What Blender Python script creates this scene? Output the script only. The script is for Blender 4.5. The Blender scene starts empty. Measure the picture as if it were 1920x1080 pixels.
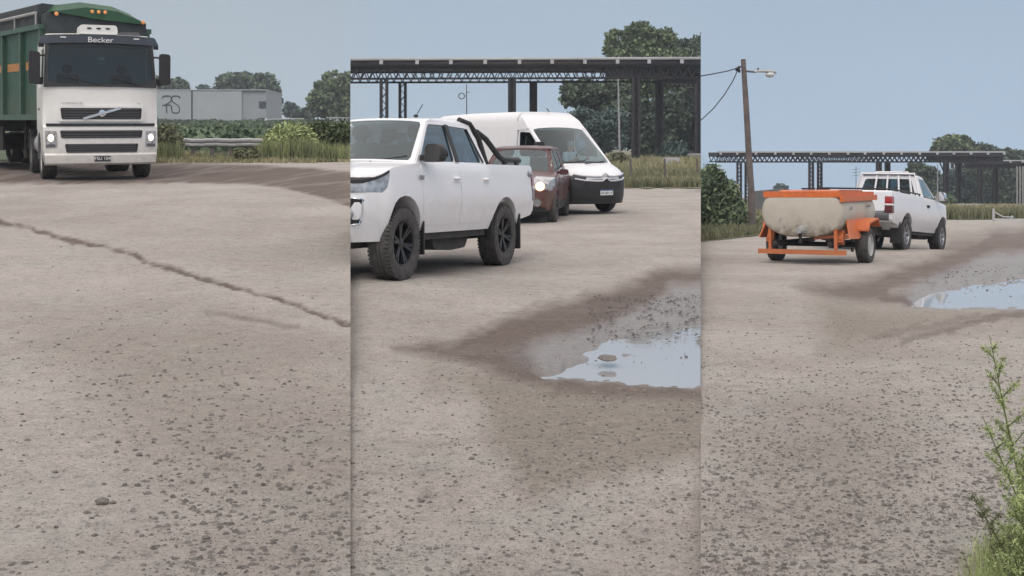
import bpy, bmesh, math, random
import numpy as np
from mathutils import Vector, Matrix, Euler
S = bpy.context.scene
C = S.collection
PI = math.pi
R = math.radians
random.seed(7); rng = np.random.default_rng(7)

# ---------------------------------------------------------------- camera, sky, sun, exposure
F = 2200.0                     # focal length in pixels of a 1920 wide picture
CZ = 1.5                       # camera height above the scene's zero
cam = bpy.data.cameras.new('camera'); co = bpy.data.objects.new('camera', cam); C.objects.link(co)
co.location = (0, 0, CZ); co.rotation_euler = (R(90), 0, 0)
cam.sensor_width = 36; cam.lens = F/1920*36; cam.shift_y = -260/1920
cam.clip_start = 0.05; cam.clip_end = 8000
S.camera = co
S.view_settings.view_transform = 'Standard'; S.view_settings.look = 'None'
S.view_settings.exposure = 0.27; S.view_settings.gamma = 1.0; S.view_settings.use_curve_mapping = False
SUN_EL, SUN_ROT = R(52), R(200)
W = bpy.data.worlds.new('World'); S.world = W; W.use_nodes = True
nt = W.node_tree; N = nt.nodes; L = nt.links; N.clear()
wo = N.new('ShaderNodeOutputWorld'); bg = N.new('ShaderNodeBackground'); L.new(bg.outputs[0], wo.inputs[0])
tc = N.new('ShaderNodeTexCoord'); sx = N.new('ShaderNodeSeparateXYZ'); L.new(tc.outputs['Generated'], sx.inputs[0])
def wmath(op, a, b=None, c=None):
    n = N.new('ShaderNodeMath'); n.operation = op
    for i, v in enumerate((a, b, c)):
        if v is None: continue
        if hasattr(v, 'links'): L.new(v, n.inputs[i])
        else: n.inputs[i].default_value = v
    return n.outputs[0]
# hazy bluish daylight: the sky texture, seen a little above the true horizon everywhere
zc = wmath('MAXIMUM', wmath('ADD', sx.outputs[2], 0.10), 0.03)
cb = N.new('ShaderNodeCombineXYZ'); L.new(sx.outputs[0], cb.inputs[0]); L.new(sx.outputs[1], cb.inputs[1]); L.new(zc, cb.inputs[2])
sky = N.new('ShaderNodeTexSky'); sky.sky_type = 'NISHITA'; sky.sun_disc = False
sky.sun_elevation = SUN_EL; sky.sun_rotation = SUN_ROT; sky.air_density = 1.2; sky.dust_density = 2.5; sky.ozone_density = 1.5
L.new(cb.outputs[0], sky.inputs[0])
sk = N.new('ShaderNodeVectorMath'); sk.operation = 'SCALE'; L.new(sky.outputs[0], sk.inputs[0]); sk.inputs['Scale'].default_value = 0.055
# a thin veil of high cloud whose tone drifts from grey in the west to blue in the east ; out of view overhead, warm white is added to light the ground
az = wmath('ARCTAN2', sx.outputs[0], sx.outputs[1])
mr = N.new('ShaderNodeMapRange'); L.new(az, mr.inputs[0]); mr.inputs[1].default_value = -0.45; mr.inputs[2].default_value = 0.42
r1 = N.new('ShaderNodeValToRGB'); L.new(mr.outputs[0], r1.inputs[0])
SKYC = [(0.0, (0.385, 0.445, 0.495)), (0.33, (0.380, 0.452, 0.515)), (0.40, (0.365, 0.460, 0.560)), (0.66, (0.360, 0.460, 0.570)), (0.74, (0.345, 0.450, 0.572)), (1.0, (0.340, 0.448, 0.575))]
e = r1.color_ramp.elements
while len(e) < len(SKYC): e.new(0.5)
for i, (p, c) in enumerate(SKYC): e[i].position = p; e[i].color = (*c, 1)
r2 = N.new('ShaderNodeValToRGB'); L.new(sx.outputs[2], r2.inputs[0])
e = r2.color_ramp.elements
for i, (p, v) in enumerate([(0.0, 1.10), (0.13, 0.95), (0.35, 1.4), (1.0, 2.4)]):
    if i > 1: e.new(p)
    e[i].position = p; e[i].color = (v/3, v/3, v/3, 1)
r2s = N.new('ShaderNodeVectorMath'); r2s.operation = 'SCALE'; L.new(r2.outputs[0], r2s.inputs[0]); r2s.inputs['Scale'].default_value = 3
cn = N.new('ShaderNodeTexNoise'); cn.inputs['Scale'].default_value = 2.2; cn.inputs['Detail'].default_value = 3
cmap = N.new('ShaderNodeMapping'); cmap.inputs['Scale'].default_value = (1, 1, 4); L.new(tc.outputs['Generated'], cmap.inputs[0]); L.new(cmap.outputs[0], cn.inputs['Vector'])
cv = wmath('MULTIPLY_ADD', cn.outputs[0], 0.14, 0.93)
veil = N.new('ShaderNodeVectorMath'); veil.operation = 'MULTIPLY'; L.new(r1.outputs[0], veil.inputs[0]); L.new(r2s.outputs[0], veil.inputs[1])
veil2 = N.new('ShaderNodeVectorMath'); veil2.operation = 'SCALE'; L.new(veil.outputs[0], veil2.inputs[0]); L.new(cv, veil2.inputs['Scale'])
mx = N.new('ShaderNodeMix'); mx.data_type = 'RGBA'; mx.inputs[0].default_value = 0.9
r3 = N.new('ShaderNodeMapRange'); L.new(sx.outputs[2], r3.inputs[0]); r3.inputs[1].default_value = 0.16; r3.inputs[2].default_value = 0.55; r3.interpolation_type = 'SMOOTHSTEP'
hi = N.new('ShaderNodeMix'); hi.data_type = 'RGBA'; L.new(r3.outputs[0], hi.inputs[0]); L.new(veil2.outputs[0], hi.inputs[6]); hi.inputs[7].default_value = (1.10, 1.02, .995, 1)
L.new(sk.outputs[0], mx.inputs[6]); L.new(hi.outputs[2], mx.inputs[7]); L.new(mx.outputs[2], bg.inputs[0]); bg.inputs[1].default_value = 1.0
sl = bpy.data.lights.new('sun', 'SUN'); so = bpy.data.objects.new('sun', sl); C.objects.link(so)
sl.energy = 1.0; sl.angle = R(25); sl.color = (1, .95, .88)
so.rotation_euler = (R(90)-SUN_EL, 0, R(180)-SUN_ROT+R(0))

# ---------------------------------------------------------------- materials
def nodes(name):
    m = bpy.data.materials.new(name); m.use_nodes = True
    n = m.node_tree.nodes; n.clear()
    o = n.new('ShaderNodeOutputMaterial'); b = n.new('ShaderNodeBsdfPrincipled'); m.node_tree.links.new(b.outputs[0], o.inputs[0])
    return m, n, m.node_tree.links, b, o
def M(name, col, rough=.6, metal=0, var=.12, ns=6., bump=0., bs=60., col2=None, spec=.5, coat=0, emis=None, es=1, dirt=None, dz=(.3, .9)):
    m, n, l, b, o = nodes(name)
    b.inputs['Roughness'].default_value = rough; b.inputs['Metallic'].default_value = metal
    b.inputs['Specular IOR Level'].default_value = spec; b.inputs['Coat Weight'].default_value = coat; b.inputs['Coat Roughness'].default_value = .08
    g = n.new('ShaderNodeNewGeometry'); t = n.new('ShaderNodeTexCoord')
    no = n.new('ShaderNodeTexNoise'); no.inputs['Scale'].default_value = ns; no.inputs['Detail'].default_value = 6; l.new(t.outputs['Object'], no.inputs['Vector'])
    rp = n.new('ShaderNodeValToRGB'); l.new(no.outputs[0], rp.inputs[0])
    c2 = col2 or tuple(c*(1-2*var) for c in col)
    rp.color_ramp.elements[0].position = .3; rp.color_ramp.elements[1].position = .7
    rp.color_ramp.elements[0].color = (*c2, 1); rp.color_ramp.elements[1].color = (*col, 1)
    last = rp.outputs[0]
    if dirt:   # road dust low down on the object, broken up by noise
        sp = n.new('ShaderNodeSeparateXYZ'); l.new(t.outputs['Object'], sp.inputs[0])
        n2 = n.new('ShaderNodeTexNoise'); n2.inputs['Scale'].default_value = 9; n2.inputs['Detail'].default_value = 8; l.new(t.outputs['Object'], n2.inputs['Vector'])
        ad = n.new('ShaderNodeMath'); ad.operation = 'MULTIPLY_ADD'; l.new(n2.outputs[0], ad.inputs[0]); ad.inputs[1].default_value = -.9; l.new(sp.outputs[2], ad.inputs[2])
        mr = n.new('ShaderNodeMapRange'); l.new(ad.outputs[0], mr.inputs[0]); mr.inputs[1].default_value = dz[1]-.45; mr.inputs[2].default_value = dz[0]-.45
        mr.inputs[4].default_value = dirt[3]
        mi = n.new('ShaderNodeMix'); mi.data_type = 'RGBA'; l.new(mr.outputs[0], mi.inputs[0]); l.new(last, mi.inputs[6]); mi.inputs[7].default_value = (*dirt[:3], 1)
        last = mi.outputs[2]
    l.new(last, b.inputs['Base Color'])
    if bump:
        n3 = n.new('ShaderNodeTexNoise'); n3.inputs['Scale'].default_value = bs; n3.inputs['Detail'].default_value = 5; l.new(t.outputs['Object'], n3.inputs['Vector'])
        bp = n.new('ShaderNodeBump'); bp.inputs['Strength'].default_value = bump; bp.inputs['Distance'].default_value = .02; l.new(n3.outputs[0], bp.inputs['Height']); l.new(bp.outputs[0], b.inputs['Normal'])
    if emis: b.inputs['Emission Color'].default_value = (*emis, 1); b.inputs['Emission Strength'].default_value = es
    return m
def glass(name, tint, gl=.12):
    m = bpy.data.materials.new(name); m.use_nodes = True; n = m.node_tree.nodes; l = m.node_tree.links; n.clear()
    o = n.new('ShaderNodeOutputMaterial'); tr = n.new('ShaderNodeBsdfTransparent'); tr.inputs[0].default_value = (*tint, 1)
    g = n.new('ShaderNodeBsdfGlossy'); g.inputs['Roughness'].default_value = .03; g.inputs[0].default_value = (.95, 1, 1, 1)
    fr = n.new('ShaderNodeLayerWeight'); pw = n.new('ShaderNodeMath'); pw.operation = 'POWER'; l.new(fr.outputs['Facing'], pw.inputs[0]); pw.inputs[1].default_value = 3.5
    a = n.new('ShaderNodeMath'); a.operation = 'MULTIPLY_ADD'; a.use_clamp = True; l.new(pw.outputs[0], a.inputs[0]); a.inputs[1].default_value = .8; a.inputs[2].default_value = gl
    mi = n.new('ShaderNodeMixShader'); l.new(a.outputs[0], mi.inputs[0]); l.new(tr.outputs[0], mi.inputs[1]); l.new(g.outputs[0], mi.inputs[2]); l.new(mi.outputs[0], o.inputs[0])
    return m
DUST = (.36, .32, .28)
mt = {}
mt['white'] = M('white_paint', (.80, .80, .82), .35, var=.015, coat=.5, ns=2, dirt=(*DUST, .22), dz=(.35, .85))
mt['truckwhite'] = M('cream_paint', (.79, .78, .75), .4, var=.03, coat=.3, dirt=(.34, .28, .22, .5), dz=(.2, 1.2))
mt['vanwhite'] = M('van_paint', (.80, .80, .82), .4, var=.02, coat=.3)
mt['brown'] = M('brown_paint', (.075, .020, .017), .4, var=.05, coat=.3, dirt=(.25, .16, .12, .4), dz=(.2, .9))
mt['black'] = M('black_plastic', (.018, .018, .02), .55, var=.1, bump=.1, bs=200)
mt['grey'] = M('grey_plastic', (.10, .10, .11), .6, var=.1)
mt['under'] = M('dusty_underbody', (.03, .028, .026), .9, var=.2, dirt=(.12, .11, .10, .4), dz=(.1, .6))
mt['rubber'] = M('tyre_rubber', (.040, .038, .037), .85, var=.1, ns=14, bump=.4, bs=60, col2=(.085, .08, .074))
mt['rimdark'] = M('dark_rim', (.03, .03, .033), .35, var=.1, metal=.3)
mt['rimsilver'] = M('silver_rim', (.45, .45, .46), .35, metal=.7, var=.1)
mt['rimwhite'] = M('white_rim', (.55, .54, .52), .5, var=.15)
mt['chrome'] = M('chrome', (.75, .76, .78), .15, metal=1, var=.02)
mt['glass'] = glass('window_glass', (.55, .66, .69), .055)
mt['glassclear'] = glass('clear_glass', (.72, .80, .82), .02)
mt['glassdark'] = glass('tinted_glass', (.40, .48, .52), .03)
mt['lens'] = M('lamp_lens', (.55, .56, .58), .12, metal=.4, var=.3, ns=14, coat=1)
mt['red'] = M('red_lens', (.42, .012, .015), .2, var=.15, ns=20, coat=1)
mt['darkred'] = M('dark_red_lens', (.12, .02, .025), .25, var=.2, ns=20, coat=1)
mt['lit'] = M('lit_headlamp', (.8, .8, .8), .3, emis=(1, .82, .58), es=1.5)
mt['litwarm'] = M('lit_warm_headlamp', (.4, .2, .1), .3, emis=(1, .60, .36), es=2.4)
mt['amber'] = M('amber_lens', (.8, .3, .1), .3, emis=(1, .45, .15), es=.15)
mt['orange'] = M('orange_paint', (.72, .17, .035), .5, var=.10, ns=9, col2=(.50, .12, .035), dirt=(.30, .16, .09, .5), dz=(.2, .9))
mt['tank'] = M('dusty_white_tank', (.52, .48, .42), .6, var=.08, ns=2.2, col2=(.44, .40, .33), bump=.15, bs=30, dirt=(.17, .135, .10, .75), dz=(.50, .76))
mt['tankmud'] = M('dried_mud', (.24, .20, .155), .9, var=.2, ns=8)
mt['green'] = M('green_trailer_paint', (.016, .075, .045), .5, var=.2, ns=3, dirt=(.10, .10, .07, .5), dz=(1.3, 2.2))
mt['greenrib'] = M('green_rib_paint', (.045, .10, .07), .5, var=.15)
mt['tarp'] = M('green_tarpaulin', (.022, .10, .045), .6, var=.2, ns=4, bump=.2, bs=8)
mt['darktarp'] = M('dark_tarpaulin', (.05, .06, .065), .8, var=.2, ns=4, bump=.2, bs=8)
mt['stripe'] = M('orange_stripe', (.45, .20, .05), .6, var=.15)
mt['steel'] = M('dark_steel', (.011, .012, .019), .6, var=.25, ns=1.2, col2=(.03, .026, .03))
mt['galv'] = M('galvanised_steel', (.42, .42, .42), .5, metal=.3, var=.12, ns=3)
mt['edge'] = M('white_edge_panel', (.52, .52, .54), .6, var=.1, ns=.6)
mt['wood'] = M('weathered_wood', (.17, .14, .13), .9, var=.2, ns=5, col2=(.10, .085, .08), bump=.5, bs=25)
mt['wallgrey'] = M('grey_render', (.40, .43, .45), .8, var=.05, ns=.4)
mt['walldark'] = M('grey_panel_shaded_side', (.33, .35, .37), .8, var=.05, ns=.4)  # darker copy of the wall grey, with the shade put into the colour
mt['concrete'] = M('concrete_wall', (.22, .22, .21), .9, var=.15, ns=1.5)
mt['skin'] = M('skin', (.45, .27, .2), .6, var=.05)
mt['shirt'] = M('pale_shirt', (.45, .47, .50), .9, var=.08)
mt['seat'] = M('seat_fabric', (.05, .05, .055), .9, var=.2)
mt['paper'] = M('paper', (.72, .74, .76), .8, var=.05)
mt['dash'] = M('dashboard', (.025, .025, .028), .8, var=.1)
mt['ink'] = M('dark_lettering', (.03, .03, .035), .6, var=.05)
mt['whiteink'] = M('white_lettering', (.8, .8, .8), .6, var=.02)
mt['greyink'] = M('grey_lettering', (.25, .25, .26), .5, var=.05)
mt['cable'] = M('cable', (.02, .02, .022), .7)

# ---------------------------------------------------------------- mesh helpers
def mesh_np(name, v, q, mat, parent=None, smooth=False):
    v = np.asarray(v, np.float32); q = np.asarray(q, np.int32); k = q.shape[1]
    me = bpy.data.meshes.new(name); me.vertices.add(len(v)); me.vertices.foreach_set('co', v.ravel())
    me.loops.add(q.size); me.loops.foreach_set('vertex_index', q.ravel())
    me.polygons.add(len(q)); me.polygons.foreach_set('loop_start', np.arange(len(q), dtype=np.int32)*k)
    try: me.polygons.foreach_set('loop_total', np.full(len(q), k, np.int32))
    except Exception: pass
    me.update(calc_edges=True); me.validate()
    if smooth: me.polygons.foreach_set('use_smooth', np.ones(len(me.polygons), bool))
    me.materials.append(mat)
    o = bpy.data.objects.new(name, me); C.objects.link(o); o.parent = parent
    return o
class MB:
    def __init__(s): s.v = []; s.f = []
    def add(s, v, f):
        n = len(s.v); s.v += [tuple(p) for p in v]; s.f += [tuple(i+n for i in q) for q in f]; return s
    def box(s, x0, x1, y0, y1, z0, z1, m=None):
        v = [Vector(p) for p in ((x0,y0,z0),(x1,y0,z0),(x1,y1,z0),(x0,y1,z0),(x0,y0,z1),(x1,y0,z1),(x1,y1,z1),(x0,y1,z1))]
        if m is not None: v = [m @ p for p in v]
        return s.add(v, [(0,3,2,1),(4,5,6,7),(0,1,5,4),(1,2,6,5),(2,3,7,6),(3,0,4,7)])
    def bar(s, a, b, w, h=None, up=(0,0,1)):
        a = Vector(a); b = Vector(b); d = (b-a); n = d.length
        if n < 1e-6: return s
        d /= n; u = Vector(up)
        if abs(d.dot(u)) > .98: u = Vector((1,0,0)) if abs(d.x) < .9 else Vector((0,1,0))
        sd = d.cross(u).normalized(); u = sd.cross(d); h = h or w
        m = Matrix((( d.x, sd.x, u.x, a.x),(d.y, sd.y, u.y, a.y),(d.z, sd.z, u.z, a.z),(0,0,0,1)))
        return s.box(0, n, -w/2, w/2, -h/2, h/2, m)
    def tube(s, pts, r, n=8):
        pts = [Vector(p) for p in pts]; rs = r if isinstance(r, (list, tuple)) else [r]*len(pts)
        v = []; f = []; prev = None
        for i, p in enumerate(pts):
            d = (pts[min(i+1, len(pts)-1)]-pts[max(i-1, 0)]).normalized()
            if prev is None:
                a = d.orthogonal().normalized()
            else:
                a = (prev - d*prev.dot(d))
                a = a.normalized() if a.length > 1e-5 else d.orthogonal().normalized()
            prev = a; b = d.cross(a)
            for k in range(n):
                t = 2*PI*k/n; v.append(p + (a*math.cos(t)+b*math.sin(t))*rs[i])
        for i in range(len(pts)-1):
            for k in range(n):
                k2 = (k+1) % n; f.append((i*n+k, i*n+k2, (i+1)*n+k2, (i+1)*n+k))
        f.append(tuple(range(n-1, -1, -1))); f.append(tuple((len(pts)-1)*n+k for k in range(n)))
        return s.add(v, f)
    def lathe(s, prof, c=(0,0,0), axis='y', n=32, caps=(1, 1)):     # prof: (radius, along axis)
        v = []; f = []; c = Vector(c)
        for (r, a) in prof:
            for k in range(n):
                t = 2*PI*k/n; x, z = r*math.cos(t), r*math.sin(t)
                p = {'y': (x, a, z), 'x': (a, x, z), 'z': (x, z, a)}[axis]; v.append(c+Vector(p))
        for i in range(len(prof)-1):
            for k in range(n):
                k2 = (k+1) % n; f.append((i*n+k, i*n+k2, (i+1)*n+k2, (i+1)*n+k))
        if caps[0]: f.append(tuple(range(n)))
        if caps[1]: f.append(tuple((len(prof)-1)*n+k for k in range(n-1, -1, -1)))
        return s.add(v, f)
    def ell(s, c, r, n=12, m=8, mat=None):
        v = []; f = []
        for i in range(m+1):
            a = PI*i/m
            for k in range(n):
                t = 2*PI*k/n; p = Vector((r[0]*math.sin(a)*math.cos(t), r[1]*math.sin(a)*math.sin(t), r[2]*math.cos(a)))
                if mat: p = mat @ p
                v.append(Vector(c)+p)
        for i in range(m):
            for k in range(n):
                k2 = (k+1) % n; f.append((i*n+k, (i+1)*n+k, (i+1)*n+k2, i*n+k2))
        return s.add(v, f)
    def prism(s, poly, plane='xz', lo=-1, hi=1, D=None, xs=(), ys=(), zs=()):
        bm = bmesh.new()
        def P(a, b, t): return {'xz': (a, t, b), 'yz': (t, a, b), 'xy': (a, b, t)}[plane]
        n = len(poly); A = [bm.verts.new(P(a, b, lo)) for a, b in poly]; B = [bm.verts.new(P(a, b, hi)) for a, b in poly]
        bm.faces.new(A); bm.faces.new(B[::-1])
        for i in range(n): bm.faces.new((A[i], B[i], B[(i+1)%n], A[(i+1)%n]))
        for ax, cs in enumerate((xs, ys, zs)):
            for c in cs:
                no = [0,0,0]; no[ax] = 1; pc = [0,0,0]; pc[ax] = c
                bmesh.ops.bisect_plane(bm, geom=bm.verts[:]+bm.edges[:]+bm.faces[:], plane_co=pc, plane_no=no, dist=1e-5)
        if D:
            bmesh.ops.triangulate(bm, faces=[f for f in bm.faces if len(f.verts) > 4])
            for v in bm.verts: v.co = D(*v.co)
        bmesh.ops.recalc_face_normals(bm, faces=bm.faces)
        bm.verts.index_update()
        s.add([v.co.copy() for v in bm.verts], [tuple(v.index for v in f.verts) for f in bm.faces]); bm.free(); return s
    def build(s, name, mat, parent=None, smooth=30, fixn=False):
        me = bpy.data.meshes.new(name); me.from_pydata([tuple(p) for p in s.v], [], s.f); me.validate()
        if fixn or True:
            bm = bmesh.new(); bm.from_mesh(me); bmesh.ops.recalc_face_normals(bm, faces=bm.faces); bm.to_mesh(me); bm.free()
        if smooth:
            me.polygons.foreach_set('use_smooth', np.ones(len(me.polygons), bool)); me.set_sharp_from_angle(angle=R(smooth))
        me.materials.append(mat if not isinstance(mat, str) else mt[mat])
        o = bpy.data.objects.new(name, me); C.objects.link(o); o.parent = parent
        return o
def arc(cx, cz, r, a0, a1, n=9): return [(cx+r*math.cos(R(a0+(a1-a0)*i/n)), cz+r*math.sin(R(a0+(a1-a0)*i/n))) for i in range(n+1)]
def fr(a, b, n): return [a+(b-a)*i/n for i in range(n+1)]
def rnd(poly, r, n=4):      # round the corners of a polygon
    out = []; m = len(poly)
    for i in range(m):
        p = Vector(poly[i]); a = Vector(poly[i-1])-p; b = Vector(poly[(i+1)%m])-p
        k = min(r, a.length*.45, b.length*.45); A = p+a.normalized()*k; B = p+b.normalized()*k
        for j in range(n+1):
            t = j/n; out.append(tuple(A*(1-t)**2+p*2*t*(1-t)+B*t*t))
    return out
def tag(o, label, cat, group=None, kind=None):
    o['label'] = label; o['category'] = cat
    if group: o['group'] = group
    if kind: o['kind'] = kind
    return o
def empty(name, label, cat, group=None):
    o = bpy.data.objects.new(name, None); C.objects.link(o); o.empty_display_size = .2
    return tag(o, label, cat, group)
def bil(P, u, v, bulge=0):
    a, b, c, d = [Vector(p) for p in P]
    p = a*(1-u)*(1-v)+b*u*(1-v)+c*u*v+d*(1-u)*v
    if bulge:
        n = (b-a).cross(d-a).normalized(); p += n*bulge*4*(u*(1-u))
    return p
def rayhit(poly, c, ang):
    dx, dy = math.cos(ang), math.sin(ang); best = 0
    for i in range(len(poly)):
        x1, y1 = poly[i]; x2, y2 = poly[(i+1) % len(poly)]
        ex, ey = x2-x1, y2-y1; den = dx*ey-dy*ex
        if abs(den) < 1e-9: continue
        t = ((x1-c[0])*ey-(y1-c[1])*ex)/den; s = ((x1-c[0])*dy-(y1-c[1])*dx)/den
        if -1e-6 <= s <= 1+1e-6 and t > best: best = t
    return c[0]+dx*best, c[1]+dy*best
def ring(mb, P, inner, thick=.035, bulge=0, outer=((0,0),(1,0),(1,1),(0,1)), n=64, inward=-1):
    cu = sum(p[0] for p in inner)/len(inner); cv = sum(p[1] for p in inner)/len(inner)
    angs = sorted([2*PI*i/n for i in range(n)]+[math.atan2(p[1]-cv, p[0]-cu) % (2*PI) for p in outer])
    a, b, c, d = [Vector(p) for p in P]; nr = (b-a).cross(d-a).normalized()*thick*inward
    v = []; f = []; k = len(angs)
    for t in angs:
        o = bil(P, *rayhit(outer, (cu, cv), t), bulge); i = bil(P, *rayhit(inner, (cu, cv), t), bulge)
        v += [o, i, o+nr, i+nr]
    for j in range(k):
        q = (j+1) % k; A = 4*j; B = 4*q
        f += [(A, B, B+1, A+1), (A+2, A+3, B+3, B+2), (A+1, B+1, B+3, A+3), (A, A+2, B+2, B)]
    mb.add(v, f); return mb
def pane(P, inner, off=-.012, thick=.005, bulge=0, grow=1.0):
    mb = MB(); cu = sum(p[0] for p in inner)/len(inner); cv = sum(p[1] for p in inner)/len(inner)
    a, b, c, d = [Vector(p) for p in P]; nr = (b-a).cross(d-a).normalized()
    k = 48; v = [bil(P, cu, cv, bulge)+nr*off, bil(P, cu, cv, bulge)+nr*(off-thick)]; f = []
    rings = [.33, .66, 1.0]
    for rr in rings:
        for j in range(k):
            x, y = rayhit(inner, (cu, cv), 2*PI*j/k); x = cu+(x-cu)*rr*grow; y = cv+(y-cv)*rr*grow
            p = bil(P, x, y, bulge); v += [p+nr*off, p+nr*(off-thick)]
    def id(r, j, s): return 2+(r*k+(j % k))*2+s
    for j in range(k):
        f += [(0, id(0,j,0), id(0,j+1,0)), (1, id(0,j+1,1), id(0,j,1))]
        for r in range(2):
            f += [(id(r,j,0), id(r+1,j,0), id(r+1,j+1,0), id(r,j+1,0)), (id(r,j,1), id(r,j+1,1), id(r+1,j+1,1), id(r+1,j,1))]
        f.append((id(2,j,0), id(2,j,1), id(2,j+1,1), id(2,j+1,0)))
    return mb.add(v, f)
def text(name, s, size, mat, parent, m, thick=.004, sx=1.0):
    cu = bpy.data.curves.new(name, 'FONT'); cu.body = s; cu.size = size; cu.extrude = thick; cu.align_x = 'CENTER'; cu.align_y = 'CENTER'
    t = bpy.data.objects.new('tmp', cu); C.objects.link(t); bpy.context.view_layer.update()
    me = bpy.data.meshes.new_from_object(t.evaluated_get(bpy.context.evaluated_depsgraph_get())); bpy.data.objects.remove(t)
    me.transform(m @ Matrix.Diagonal((sx, 1, 1, 1))); me.materials.clear(); me.materials.append(mt[mat]); me.name = name
    o = bpy.data.objects.new(name, me); C.objects.link(o); o.parent = parent; return o
def facing(c, xdir, up=(0,0,1)):      # text matrix: x axis along xdir, y up
    x = Vector(xdir).normalized(); u = Vector(up); z = x.cross(u).normalized(); y = z.cross(x)
    return Matrix(((x.x, y.x, z.x, c[0]), (x.y, y.y, z.y, c[1]), (x.z, y.z, z.z, c[2]), (0,0,0,1)))

# ---------------------------------------------------------------- terrain
SEAM1, SEAM2 = (657-960)/F, (1314-960)/F            # the two banks radiate from the viewpoint
def vn(x, y, s, seed=0):                            # smooth value noise
    x = np.asarray(x, float)*s+seed*17.3; y = np.asarray(y, float)*s+seed*9.1
    xi = np.floor(x).astype(np.int64); yi = np.floor(y).astype(np.int64); fx = x-xi; fy = y-yi
    fx = fx*fx*(3-2*fx); fy = fy*fy*(3-2*fy)
    def h(a, b):
        n = (a*374761393+b*668265263+seed*1442695) & 0x7fffffff; n = ((n ^ (n >> 13))*1274126177) & 0x7fffffff
        return ((n ^ (n >> 16)) & 0xffff)/65535.
    return (h(xi, yi)*(1-fx)+h(xi+1, yi)*fx)*(1-fy)+(h(xi, yi+1)*(1-fx)+h(xi+1, yi+1)*fx)*fy
P2Y = [0, 6, 12, 47, 88, 130, 3000]; P2Z = [-1.42, -1.46, -1.56, -1.56, -.82, -.6, -1.5]
def gz(p, X, Y):          # ground height below the eye
    X = np.asarray(X, float); Y = np.asarray(Y, float)
    if p == 1: z = np.where(Y > 22, -1.35+.025*Y, np.interp(Y, [0, 7, 11, 16, 22], [-1.42, -1.42, -1.27, -1.03, -.80]))
    elif p == 2:
        z = np.interp(Y, P2Y, P2Z)+.16*np.exp(-((X+1.6)**2+(Y-12.6)**2)/3.2)
    else: z = -1.22-.04*Y-.17*np.exp(-((X-10.5)**2+(Y-29.8)**2)/3.)
    return z
def panel_of(X, Y): return np.where(X < SEAM1*Y, 1, np.where(X < SEAM2*Y, 2, 3))
def G(p, X, Y, dz=0): return Vector((X, Y, float(gz(p, X, Y))+CZ+dz))
def PX(px, Y): return (px-960)/F*Y
def P(px, row, Y): return Vector(((px-960)/F*Y, Y, (280-row)/F*Y+CZ))
def at(p, px, Y, dz=0): return G(p, PX(px, Y), Y, dz)
def ground_Y(p, row):
    if p == 3: return F*1.22/(row-368)
    Ys = np.concatenate([np.linspace(1.5, 60, 3000), np.geomspace(60.1, 900, 600)]); rows = 280-F*gz(p, 50. if p == 2 else -50., Ys)/Ys
    return float(np.interp(-row, -rows, Ys))
def rot_of(p, X, Y):
    e = .5; gx = float(gz(p, X+e, Y)-gz(p, X-e, Y)); gy = float(gz(p, X, Y+e)-gz(p, X, Y-e)); return gx, gy
# ---------------------------------------------------------------- the ground: one sheet, dense near the viewpoint
def seg_d(px, py, pts):
    d = np.full(px.shape, 1e9)
    for (x1, y1), (x2, y2) in zip(pts[:-1], pts[1:]):
        ex, ey = x2-x1, y2-y1; t = np.clip(((px-x1)*ex+(py-y1)*ey)/(ex*ex+ey*ey), 0, 1)
        d = np.minimum(d, np.hypot(px-x1-t*ex, py-y1-t*ey))
    return d
def inside(px, py, poly):
    c = np.zeros(px.shape, bool); n = len(poly)
    for i in range(n):
        x1, y1 = poly[i]; x2, y2 = poly[(i+1) % n]
        c ^= ((y1 > py) != (y2 > py)) & (px < (x2-x1)*(py-y1)/((y2-y1) or 1e-9)+x1)
    return c
def soft(px, py, poly, w):      # 1 inside, fading over w pixels outside and w inside the outline
    d = seg_d(px, py, poly+[poly[0]]); d = np.where(inside(px, py, poly), d, -d)
    return np.clip(.5+d/(2*w), 0, 1)
def stroke(px, py, pts, w): return np.clip(1.4-seg_d(px, py, pts)/w, 0, 1)
WATER2 = [(1010,697),(1050,676),(1090,658),(1120,640),(1160,624),(1215,610),(1330,594),(1330,722),(1230,716),(1130,709)]
WATER3 = [(1700,573),(1716,556),(1746,543),(1790,533),(1850,524),(1960,508),(1960,576),(1800,574)]
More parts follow.
